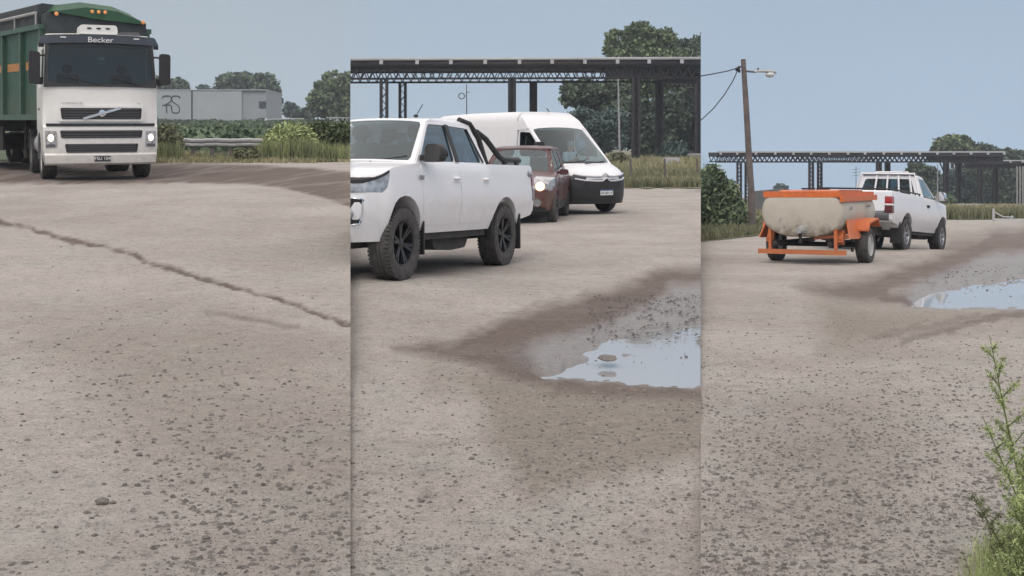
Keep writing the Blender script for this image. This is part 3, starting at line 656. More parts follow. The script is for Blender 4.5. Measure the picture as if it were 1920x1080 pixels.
        # fog lamp in its bright edged pocket
        k = MB(); k.prism(rnd([(s*.66,.60),(s*.86,.56),(s*.985,.58),(s*.985,.83),(s*.87,.84),(s*.84,.74),(s*.66,.70)], .02), 'yz', 2.50, 2.549, D, ys=[s*v for v in (.65,.7,.75,.8,.85,.9)]); fo = k.build('fog_lamp_pocket', 'black', root, 30)
        k = MB(); pts = [(2.556, s*v, z) for v, z in ((.86,.845),(.985,.835),(.995,.70),(.985,.575),(.86,.555),(.81,.60))]; k.tube([D(*p) for p in pts], .011, 6); k.build('bright_trim', 'chrome', fo, 40)
        k = MB(); k.lathe([(.055,0),(.055,.05),(.03,.06)], D(2.54, s*.86, .68), 'x', 18); k.build('fog_lamp', 'lens', fo, 30)
        # tail lamp
        t_ = MB(); t_.prism(rnd([(-2.745,.80),(-2.745,1.17),(-2.60,1.17),(-2.64,.80)], .02), 'xz', *sorted((s*.82, s*1.01)), D, ys=[s*v for v in (.9,.95,1.0)], zs=(1.0,1.1)); tl = t_.build('tail_lamp', 'darkred', root, 30)
        t_ = MB(); t_.prism(rnd([(-2.752,1.005),(-2.752,1.16),(-2.62,1.16),(-2.64,1.005)], .01), 'xz', *sorted((s*.84, s*1.014)), D, ys=[s*v for v in (.9,.95,1.0)]); t_.build('brake_lens', 'red', tl, 30)
        t_ = MB(); t_.prism([(-2.756,.97),(-2.756,1.005),(-2.64,1.005),(-2.64,.97)], 'xz', *sorted((s*.84, s*1.016)), D, ys=[s*v for v in (.9,.95,1.0)]); t_.build('reversing_lens', 'whiteink', tl, 30)
        # mud flap, sill step
        f_ = MB(); f_.box(ra-.56, ra-.53, s*.70, s*.93, .14, .62); f_.build('mud_flap', 'black', root); f_ = MB(); f_.box(fa-.53, fa-.50, s*.70, s*.92, .20, .58); f_.build('mud_flap', 'black', root)
        al = MB(); al.add(*(lambda a: ([(x, s*y, z) for (x, z) in a for y in (.50, .90)], [(2*i, 2*i+1, 2*i+3, 2*i+2) for i in range(len(a)-1)]))(arc(ra, .38, .485, 190, -5, 12))); al.build('arch_liner', 'black', root); al = MB(); al.add(*(lambda a: ([(x, s*y, z) for (x, z) in a for y in (.50, .86)], [(2*i, 2*i+1, 2*i+3, 2*i+2) for i in range(len(a)-1)]))(arc(fa, .38, .50, 185, 70, 8))); al.build('arch_liner', 'black', root)
        wr_ = .405 if double else .385; wheel(root, ra, s*.80, wr_, .265, s, rim); wheel(root, fa, s*.80, wr_, .265, s, rim)
    Pw = [(1.15,-.855,1.24),(1.15,.855,1.24),(.475,.688,1.768),(.475,-.688,1.768)]
    iw = rnd([(.035,.035),(.965,.035),(.965,.955),(.035,.955)], .05)
    ring(MB(), Pw, iw, .03, .05, inward=-1).build('windscreen_frame', white, root)
    pane(Pw, iw, off=-.008, bulge=.05).build('windscreen', 'glass', root)
    k = MB(); k.bar((1.17,-.3,1.26),(1.02,.45,1.33),.02,.02); k.build('wiper', 'black', root); k = MB(); k.bar((1.17,.3,1.26),(1.05,.72,1.32),.02,.02); k.build('wiper', 'black', root)
    Pb = [(cab-.0,.80,1.27),(cab-.0,-.80,1.27),(rx-.03,-.66,1.765),(rx-.03,.66,1.765)]; ib = rnd([(.06,.12),(.94,.12),(.92,.9),(.08,.9)], .07)
    ring(MB(), Pb, ib, .04).build('rear_frame', white, root); rw = pane(Pb, ib, off=-.01); rw.build('rear_window', 'glassdark', root)
    k = MB(); k.box(cab+.02, .3, -.84, .84, .70, 1.0); k.build('cab_floor', 'dash', root)
    k = MB(); k.prism(rnd([(1.10,1.16),(1.06,1.235),(.75,1.25),(.66,1.15),(.70,.9),(1.1,.9)], .03), 'xz', -.82, .82); k.build('dashboard', 'dash', root)
    k = MB(); k.tube([(.62+.07*math.sin(t), .38+.19*math.cos(t), 1.16+.17*math.sin(t)) for t in fr(0, 2*PI, 20)], .015, 6); k.build('steering_wheel', 'dash', root)
    seats(root, .28 if double else .22, (-.38, .38), .86)
    if double: seats(root, -.58, (-.42, .42), .88)
    # grille, bumper, plates
    k = MB(); k.prism(rnd([(-.40,.66),(.40,.66),(.43,.9),(.42,1.0),(-.42,1.0),(-.43,.9)], .04), 'yz', 2.50, 2.552, D, ys=fr(-.4,.4,6)); gr = k.build('grille', 'black', root)
    k = MB(); [k.box(2.55, 2.565, -.38, .38, z, z+.02) for z in (.74,.82,.9)]; k.build('grille_bar', 'grey', gr)
    k = MB(); k.prism(rnd([(-2.66,.62),(-2.86,.64),(-2.88,.80),(-2.66,.80)], .07), 'xz', -.84, .84, lambda x, y, z: (x+.10*(abs(y)/.84)**4, y, z), ys=fr(-.8,.8,8)); k.build('rear_bumper', 'grey', root)
    k = MB(); k.prism(rnd([(-.76,.84),(.76,.84),(.76,1.235),(-.76,1.235)], .04), 'yz', -2.745, -2.735); tg = k.build('tailgate', white, root)
    k = MB(); k.box(-2.76, -2.745, -.11, .11, 1.10, 1.17); k.build('handle', 'black', tg)
    if double:
        k = MB()
        for s in (1, -1):
            k.tube([(-.60, s*.66, 1.835), (-.86, s*.69, 1.80), (-1.02, s*.75, 1.62), (-1.10, s*.80, 1.36), (-1.12, s*.82, 1.28)], .036, 10)
            k.tube([(-.98, s*.74, 1.70), (-1.25, s*.76, 1.62), (-1.62, s*.80, 1.40), (-1.72, s*.81, 1.36), (-2.35, s*.82, 1.36)], .038, 10)
            k.tube([(-1.75, s*.82, 1.36), (-1.76, s*.84, 1.29)], .04, 8); k.tube([(-2.2, s*.82, 1.36), (-2.2, s*.84, 1.29)], .03, 8)
        k.tube([(-.98, -.74, 1.70), (-.98, .74, 1.70)], .036, 10); k.build('roll_bar', 'black', root, 50)
        k = MB(); k.ell((.18, .42, 1.845), (.05, .025, .02)); k.tube([(.17, .42, 1.85), (-.02, .42, 2.0)], .006, 6); k.build('antenna', 'black', root)
        text('sticker', '4x4', .13, 'greyink', root, facing((-2.50, .926, 1.17), (-1, 0, 0)), sx=.9)
        text('badge', 'SRV', .075, 'greyink', root, facing((1.13, .946, 1.07), (-1, 0, 0)))
    else:
        k = MB()
        for y in (-.62, -.31, 0, .31): k.bar((cab-.04, y, 1.30), (rx-.06, y*.86, 1.80), .04, .03)
        k.tube([(cab-.05, -.80, 1.32), (rx-.08, -.66, 1.84), (rx-.08, .66, 1.84), (cab-.05, .80, 1.32)], .022, 8); k.tube([(rx-.05,-.5,1.88),(rx-.05,.3,1.88)], .018, 8); k.tube([(rx-.05,-.5,1.88),(rx-.05,-.5,1.82)], .018); k.tube([(rx-.05,.3,1.88),(rx-.05,.3,1.82)], .018)
        k.build('window_guard', 'white', root, 50)
        k = MB()
        for s in (1, -1): k.tube([(-2.55, s*.86, 1.335), (-.3, s*.86, 1.335)], .018, 8); [k.tube([(x, s*.86, 1.335), (x, s*.86, 1.28)], .014, 6) for x in (-2.5,-1.9,-1.3,-.7,-.35)]
        k.tube([(-2.60,-.84,1.335),(-2.60,.84,1.335)], .02); k.build('bed_rail', 'black', root, 50)
    for ch in root.children:
        if not ch.name.startswith('wheel'):
            ch.location.z = .06 if double else .01
            if not double: ch.rotation_euler.y = .01
    return root

near = pickup('white double cab pickup truck with black roll bar, black mirror and dark wheels', True)
place(near, 2, -1.49, 14.57, math.atan2(-2.9, -1.094), 3.085, 1.6)
far = pickup('white single cab pickup truck seen from behind, towing the orange tank trailer', False, rim='rimsilver')
hx, hy = 1.75, 2.55; hn = math.hypot(hx, hy); hx /= hn; hy /= hn
mx_, my_ = (9.01+10.55)/2, (26.8+29.45)/2
place(far, 3, mx_-hy*.92+.14, my_+hx*.92, math.atan2(hy, hx), 3.085, 1.6); far.matrix_world = far.matrix_world @ Matrix.Diagonal((1, .975, 1, 1))

# ---------------------------------------------------------------- high roof van with its driver
def van():
    root = empty('delivery_van', 'white high roof panel van with black bumper and double chevron grille, driver at the wheel', 'van')
    def D(x, y, z):
        W_ = 1.02-.13*max(0, (z-1.15)/1.35)**1.6-.16*max(0, (x-2.3)/.75)**2
        W_ -= .14*max(0, (z-2.28)/.24)**2.5; W_ -= .03*max(0, (.5-z)/.2)
        z2 = z+.03*(1-y*y)*(z > 2.2)-.03*abs(y)**3*sstep(.95, 1.3, z)*(x > 2.0)
        return x-.30*abs(y)**2.6*sstep(1.2, 2.7, x)*(1 if z < 1.9 else .8), y*W_, z2
    wf, wr = 2.02, -1.98; CB = 1.78
    out = [(3.0,.30),(3.04,.45),(3.04,.80),(3.0,.93),(2.90,1.02),(2.7,1.12),(2.40,1.23)]
    low = out+[(1.0,1.26),(.80,1.26),(.80,2.50),(.1,2.52),(-1.5,2.52),(-2.7,2.48),(-2.86,2.40),(-2.95,1.2),(-2.95,.42)]+[(wr-.46,.40)]+arc(wr, .36, .42, 175, 5, 9)+[(wf-.46,.38)]+arc(wf, .36, .42, 175, 5, 9)+[(2.55,.28)]
    b_ = MB(); b_.prism(low, 'xz', -1, 1, D, xs=fr(-2.9,3.0,26)+[2.7,2.85,2.95], ys=(-.97,-.9,-.8,-.6,-.3,0,.3,.6,.8,.9,.97), zs=(.5,.7,.9,1.1,1.25,1.38,1.6,1.9,2.1,2.28,2.36,2.43,2.48))
    b_.build('body', 'vanwhite', root, 32)
    # cab: raised cap in front of the cargo box
    c_ = MB(); c_.prism([(1.12,2.06),(1.22,2.10),(1.02,2.30),(.84,2.43),(.80,2.50),(.74,2.50),(.74,2.06)], 'xz', -1, 1, D, xs=(.8,.9,1.0,1.1), ys=(-.97,-.9,-.8,-.6,-.3,0,.3,.6,.8,.9,.97), zs=(2.1,2.2,2.28,2.36,2.43,2.48)); c_.build('roof_cap', 'vanwhite', root, 32)
    def w(x, y, z): return D(x, y, z)
    Pw = [w(2.46,-.93,1.20),w(2.46,.93,1.20),w(1.22,.93,2.09),w(1.22,-.93,2.09)]
    iw = rnd([(.02,.04),(.98,.04),(.965,.985),(.035,.985)], .05)
    ring(MB(), Pw, iw, .04, .07).build('windscreen_frame', 'vanwhite', root); pane(Pw, iw, -.01, bulge=.07).build('windscreen', 'glassclear', root)
    k = MB(); k.prism([(2.30,1.12),(2.44,1.19),(2.25,1.27),(1.5,1.27),(1.5,1.12)], 'xz', -.93, .93, D, ys=(-.7,-.4,0,.4,.7)); k.build('dashboard', 'dash', root)
    for s in (1, -1):
        Ps = [w(2.42,s*.985,1.22),w(.84,s*.985,1.25),w(.84,s*.985,2.16),w(1.20,s*.985,2.14)]; ii = rnd([(.24,.18),(.93,.18),(.93,.84),(.10,.84),(.06,.55)], .08)
        ring(MB(), Ps, ii, .04, inward=-s*1.).build('pillar', 'vanwhite', root); pane(Ps, ii, off=-s*.012).build('side_window', 'glassdark', root)
        k = MB(); k.prism(rnd([(.86,.46),(1.62,.46),(1.95,.85),(2.02,1.19),(.86,1.22)], .05), 'xz', *sorted((s*1.0, s*1.006)), D, xs=fr(.9,2,6), zs=(.7,.9,1.1)); d = k.build('door', 'vanwhite', root, 32)
        k = MB(); k.box(.95, 1.12, s*1.0, s*1.045, 1.10, 1.15); k.build('handle', 'black', d)
        k = MB(); k.prism(rnd([(-2.4,1.5),(-.35,1.5),(-.35,2.16),(-2.4,2.16)], .06), 'xz', *sorted((s*.99, s*1.007)), D, zs=(1.7,1.9,2.05), xs=(-1.4,)); k.prism(rnd([(-.25,1.5),(.70,1.5),(.70,2.16),(-.25,2.16)], .06), 'xz', *sorted((s*.99, s*1.007)), D, zs=(1.7,1.9,2.05)); k.build('side_panel', 'vanwhite', root, 32)
        k = MB(); k.prism([(-2.9,.62),(-1.4,.62),(1.5,.62),(1.5,.74),(-2.9,.74)], 'xz', *sorted((s*1.0, s*1.02)), D, xs=(-1,0,1)); k.build('side_moulding', 'black', root)
        if s < 0: k = MB(); k.prism(rnd([(-.11,1.42),(.11,1.42),(.12,1.75),(-.10,1.76)], .05), 'yz', 0, .13, lambda x, y, z: (1.86+x, s*1.17+y, z)); k.bar((1.95, s*1.0, 1.42), (1.93, s*1.1, 1.48), .07); k.build('mirror', 'black', root, 40)
        # headlamp
        k = MB(); k.prism(rnd([(3.02,.80),(3.04,.92),(2.76,1.05),(2.5,1.12),(2.66,.94),(2.85,.82)], .02), 'xz', *sorted((s*.62, s*1.01)), D, xs=fr(2.5,3.0,6), ys=[s*v for v in (.7,.8,.9,.96)]); h_ = k.build('headlamp', 'grey', root)
        k = MB(); k.prism([(3.035,.76),(3.045,.80),(2.70,.86),(2.70,.82)], 'xz', *sorted((s*.66, s*1.02)), D, ys=[s*v for v in (.75,.85,.95)]); k.build('day_lamp', 'whiteink', h_)
        k = MB(); k.prism(rnd([(s*.62,.48),(s*.85,.48),(s*.88,.60),(s*.62,.60)], .03), 'yz', 3.03, 3.055, D); k.build('bumper_vent', 'grey', root)
        wheel(root, wf, s*.90, .345, .22, s, 'rimdark', lugs=False); wheel(root, wr, s*.90, .345, .22, s, 'rimdark', lugs=False)
    # black lower front with chrome chevrons
    k = MB(); k.prism([(2.62,.26),(3.03,.26),(3.07,.42),(3.07,.78),(3.04,.85),(2.6,.85),(2.55,.6)], 'xz', -1.015, 1.015, D, xs=fr(2.6,3.05,6), ys=(-.95,-.85,-.7,-.5,-.25,0,.25,.5,.7,.85,.95), zs=(.4,.6,.8)); bu = k.build('front_bumper', 'black', root, 30)
    k = MB(); k.prism(rnd([(-.60,.60),(.60,.60),(.66,.78),(-.66,.78)], .03), 'yz', 3.05, 3.078, D, ys=fr(-.5,.5,6)); k.build('grille', 'dash', bu)
    for (z0, n_, rad) in ((.81, 'chrome_chevron', .024), (.92, 'chrome_chevron', .024)):
        pts = [(3.07-(z0-.8)*.4, y, z0+dz) for y, dz in ((-.93,.06),(-.7,.02),(-.35,0),(-.14,.0),(-.06,.045),(0,.075),(.06,.045),(.14,0),(.35,0),(.7,.02),(.93,.06))]
        k = MB(); k.tube([D(*p) for p in pts], rad, 8); k.build(n_, 'chrome', bu, 50)
    k = MB(); k.box(3.075, 3.085, -.20, .20, .47, .60); pl_ = k.build('licence_plate', 'whiteink', bu)
    k = MB(); k.box(3.085, 3.088, -.20, .20, .575, .60); k.build('plate_band', M('plate_blue', (.05, .1, .3), .5), pl_)
    text('plate_lettering', 'AE 605 UF', .085, 'ink', pl_, facing((3.087, 0, .52), (0, 1, 0)), .002)
    k = MB(); k.box(-2.8, 2.6, -.9, .9, .25, .5); k.build('underbody', 'under', root)
    k = MB(); [k.box(1.95-.06*i, 2.2-.06*i, -.10+.27*i, .16+.27*i, 1.275+.012*i, 1.285+.012*i) for i in range(3)]; k.build('papers', 'paper', root)
    k = MB(); k.bar((2.47,-.85,1.24),(2.42,-.1,1.30),.02,.02); k.build('wiper', 'black', root); k = MB(); k.bar((2.52,-.2,1.22),(2.40,.55,1.28),.02,.02); k.build('wiper', 'black', root)
    k = MB(); k.tube([(.9,0,2.53),(.8,0,2.62)], .012); k.build('antenna', 'black', root)
    seats(root, .95, (-.5, .5), .85)
    k = MB(); k.box(.80, .84, -.9, .9, .6, 2.3); k.build('bulkhead', 'dash', root)
    k = MB(); k.tube([(1.62+.09*math.sin(t), .5+.2*math.cos(t), 1.42+.17*math.sin(t)) for t in fr(0, 2*PI, 20)], .016, 6); k.build('steering_wheel', 'dash', root)
    return root
vn_ = van(); va = math.atan2(-.79, .61); place(vn_, 2, .40, 30.7, va, 4.0, 1.9)
def driver(veh):
    """one skinned body seated behind the wheel"""
    J = {'pel': (1.12,.5,1.10), 'chest': (1.02,.5,1.45), 'neck': (1.03,.5,1.60), 'head': (1.07,.5,1.74), 'top': (1.06,.5,1.85),
         'ls': (1.05,.70,1.53), 'le': (1.22,.78,1.30), 'lh': (1.56,.66,1.46), 'rs': (1.05,.30,1.53), 're': (1.22,.22,1.30), 'rh': (1.56,.34,1.46),
         'lk': (1.55,.62,1.12), 'rk': (1.55,.38,1.12), 'lf': (1.75,.62,.72), 'rf': (1.75,.38,.72)}
    Rr = {'pel': .16, 'chest': .17, 'neck': .065, 'head': .10, 'top': .075, 'ls': .075, 'le': .055, 'lh': .042, 'rs': .075, 're': .055, 'rh': .042, 'lk': .075, 'rk': .075, 'lf': .05, 'rf': .05}
    E = [('pel','chest'),('chest','neck'),('neck','head'),('head','top'),('chest','ls'),('ls','le'),('le','lh'),('chest','rs'),('rs','re'),('re','rh'),('pel','lk'),('lk','lf'),('pel','rk'),('rk','rf')]
    ks = list(J); me = bpy.data.meshes.new('person'); me.from_pydata([J[k] for k in ks], [(ks.index(a), ks.index(c)) for a, c in E], [])
    o = bpy.data.objects.new('person', me); C.objects.link(o); m_ = o.modifiers.new('skin', 'SKIN'); sb = o.modifiers.new('sub', 'SUBSURF'); sb.levels = sb.render_levels = 2
    for i, k in enumerate(ks): me.skin_vertices[0].data[i].radius = (Rr[k], Rr[k])
    me.skin_vertices[0].data[0].use_root = True
    bpy.context.view_layer.update(); m2 = bpy.data.meshes.new_from_object(o.evaluated_get(bpy.context.evaluated_depsgraph_get())); bpy.data.objects.remove(o)
    m2.materials.clear(); m2.materials.append(mt['skin']); m2.polygons.foreach_set('use_smooth', [True]*len(m2.polygons)); o = bpy.data.objects.new('person', m2); C.objects.link(o)
    tag(o, 'driver in a pale shirt sitting behind the windscreen of the white van', 'person')
    bm = bmesh.new(); bm.from_mesh(m2); dl = [f for f in bm.faces if (f.calc_center_median().x > 1.30 or f.calc_center_median().z > 1.60)]
    bmesh.ops.delete(bm, geom=dl, context='FACES')
    for v in bm.verts: v.co += v.normal*.012
    me3 = bpy.data.meshes.new('shirt'); bm.to_mesh(me3); bm.free(); me3.materials.append(mt['shirt']); sh = bpy.data.objects.new('shirt', me3); C.objects.link(sh); sh.parent = o
    k = MB(); k.ell((1.04,.5,1.80), (.115,.10,.10)); k.build('hair', 'greyink', o, 60)
    k = MB(); k.ell((1.175,.5,1.735), (.02,.012,.02)); k.ell((1.155,.465,1.76), (.012,.012,.008)); k.ell((1.155,.535,1.76), (.012,.012,.008)); k.ell((1.16,.5,1.69),(.01,.028,.006)); k.build('face_features', 'skin', o, 60)
    o.matrix_world = veh.matrix_world @ Matrix.Translation((.12, 0, -.10)); return o
driver(vn_)

# ---------------------------------------------------------------- brown hatchback / small pickup behind
def brown_car():
    root = empty('brown_car', 'reddish brown car with a lit headlamp, between the white pickup and the van', 'car')
    def D(x, y, z):
        W_ = .88-.15*max(0, (x-1.3)/.75)**2-.06*max(0, (z-.95)/.15)**2+.015*math.exp(-((z-.8)/.15)**2)-.04*max(0, (.5-z)/.2)
        return x-.20*abs(y)**2.6*sstep(1.2, 2.0, x), y*W_, z+(.04*(1-y*y)*sstep(.85,.95,z) if x > .9 else 0)
    fa, ra = 1.28, -1.3
    out = [(2.0,.30),(2.06,.42),(2.07,.65),(2.02,.82),(1.96,.90),(1.5,1.0),(.98,1.07),(-1.6,1.10),(-2.0,1.06),(-2.06,.6),(-2.0,.35),(ra-.42,.32)]+arc(ra,.34,.38,175,5,9)+[(fa-.42,.30)]+arc(fa,.34,.38,175,5,9)+[(1.75,.27)]
    k = MB(); k.prism(out, 'xz', -1, 1, D, xs=fr(-2,2,24), ys=(-.97,-.9,-.7,-.4,0,.4,.7,.9,.97), zs=(.45,.6,.75,.9,.97,1.02)); k.build('body', 'brown', root, 32)
    k = MB(); k.prism([(.22,1.56),(.23,1.585),(.05,1.62),(-.5,1.645),(-1.3,1.62),(-1.5,1.58),(-1.5,1.55)], 'xz', -1, 1, lambda x, y, z: (x, y*(.64-.05*max(0,(z-1.58)/.06)**2), z+.02*(1-y*y)), xs=fr(-1.4,.2,6), ys=(-.95,-.8,-.4,0,.4,.8,.95), zs=(1.58,1.6,1.62)); k.build('roof', 'brown', root, 40)
    Pw = [(1.02,-.74,1.06),(1.02,.74,1.06),(.22,.58,1.57),(.22,-.58,1.57)]; iw = rnd([(.04,.05),(.96,.05),(.95,.95),(.05,.95)], .06)
    ring(MB(), Pw, iw, .03, .05).build('windscreen_frame', 'brown', root); pane(Pw, iw, -.008, bulge=.05).build('windscreen', 'glass', root)
    for s in (1, -1):
        for (a, c, e_, g_, inn) in ((1.02, -.1, -.12, .22, [(.14,.06),(.95,.06),(.95,.9),(.05,.9)]), (-.1, -1.15, -1.05, -.12, [(.05,.06),(.85,.06),(.85,.9),(.05,.9)])):
            Ps = [(a, s*.80, 1.06), (c, s*.80, 1.08), (e_, s*.62, 1.58), (g_, s*.62, 1.57)]; ii = rnd(inn, .06)
            ring(MB(), Ps, ii, .03, inward=-s*1.).build('pillar', 'brown', root); pane(Ps, ii, off=-s*.008).build('side_window', 'glassdark', root)
        k = MB(); k.prism([(-1.15,1.06),(-1.15,1.10),(-1.05,1.58),(-1.5,1.58),(-1.75,1.06)], 'xz', *sorted((s*.60, s*.78)), lambda x, y, z: (x, y-s*.16*max(0,(z-1.06)/.5), z)); k.build('rear_quarter', 'brown', root)
        k = MB(); k.prism(rnd([(2.05,.70),(2.04,.86),(1.93,.92),(1.62,.98),(1.7,.80),(1.9,.70)], .03), 'xz', *sorted((s*.55, s*1.01)), D, xs=(1.7,1.8,1.9), ys=[s*v for v in (.65,.75,.85,.95)]); h_ = k.build('headlamp', 'lens', root)
        k = MB(); k.lathe([(.095,0),(.095,.05),(.06,.07)], D(2.03, s*.78, .795), 'x', 18); k.build('lamp_bulb', 'litwarm' if s > 0 else 'litwarm', h_)
        k = MB(); k.lathe([(.09,0),(.09,.03),(.05,.03)], D(2.06, s*.74, .46), 'x', 20); f_ = k.build('fog_lamp', 'chrome', root); k = MB(); k.lathe([(.05,0),(.05,.045)], D(2.06, s*.74, .46), 'x', 16); k.build('fog_lens', 'lens', f_)
        k = MB(); k.prism(rnd([(-.09,1.02),(.10,1.02),(.11,1.13),(-.08,1.15)], .05), 'yz', 0, .14, lambda x, y, z: (.80+x, s*.98+y, z)); k.bar((.86, s*.82, 1.06), (.86, s*.92, 1.07), .05); k.build('mirror', 'brown', root, 40)
        k = MB(); k.prism(rnd([(.92,.42),(-.05,.42),(-.06,1.03),(.92,1.03)], .04), 'xz', *sorted((s*1.0, s*1.006)), D, zs=(.6,.8,.95), xs=(.3,.6)); d = k.build('door', 'brown', root)
        k = MB(); k.prism(rnd([(-.10,.42),(-.9,.42),(-1.05,.8),(-1.05,1.04),(-.10,1.03)], .04), 'xz', *sorted((s*1.0, s*1.006)), D, zs=(.6,.8,.95), xs=(-.3,-.6)); d = k.build('door', 'brown', root)
        k = MB(); k.box(-.02, .14, s*.885, s*.905, .88, .92); k.build('handle', 'brown', d)
        k = MB(); k.prism([(.90,.26),(-.88,.26),(-.88,.44),(.90,.44)], 'xz', *sorted((s*.96, s*1.01)), D, xs=(0,)); k.build('sill', 'black', root)
        wheel(root, fa, s*.775, .33, .21, s, 'rimdark', lugs=False); wheel(root, ra, s*.775, .33, .21, s, 'rimdark', lugs=False)
    k = MB(); k.prism(rnd([(-.5,.66),(.5,.66),(.52,.82),(-.52,.82)], .03), 'yz', 2.0, 2.075, D, ys=fr(-.4,.4,4)); k.build('grille', 'black', root)
    k = MB(); k.prism(rnd([(-.62,.36),(.62,.36),(.58,.56),(-.58,.56)], .03), 'yz', 2.0, 2.08, D, ys=fr(-.5,.5,4)); k.build('lower_grille', 'black', root)
    k = MB(); k.prism([(1.8,.24),(2.06,.26),(2.085,.34),(1.8,.36)], 'xz', -1, 1, D, ys=(-.9,-.6,0,.6,.9)); k.build('bumper_lip', 'black', root)
    k = MB(); k.box(-1.9, 1.8, -.6, .6, .2, .8); k.build('underbody', 'under', root)
    k = MB(); k.box(-1.6, .9, -.7, .7, .7, .98); k.prism([(1.0,1.0),(.95,1.07),(.6,1.08),(.55,.9),(1.0,.9)], 'xz', -.74, .74); k.build('dashboard', 'dash', root)
    seats(root, .1, (-.36, .36), .72); k = MB(); k.box(.05,.09,-.05,.05,1.55,1.57); k.build('sun_visor', 'dash', root)
    k = MB(); k.tube([(-.2,0,1.66),(-.4,0,1.86)], .008); k.build('antenna', 'black', root)
    return root
bc = brown_car(); a_ = R(8); h0 = Vector((-math.sin(a_), -math.cos(a_))); lf = Vector((-h0.y, h0.x))
c0 = Vector((PX(1043, 25.2), 25.2))-h0*1.28-lf*.86; place(bc, 2, c0.x, c0.y, math.atan2(h0.y, h0.x), 2.58, 1.55)
near['level'] = 2; bc['level'] = 2
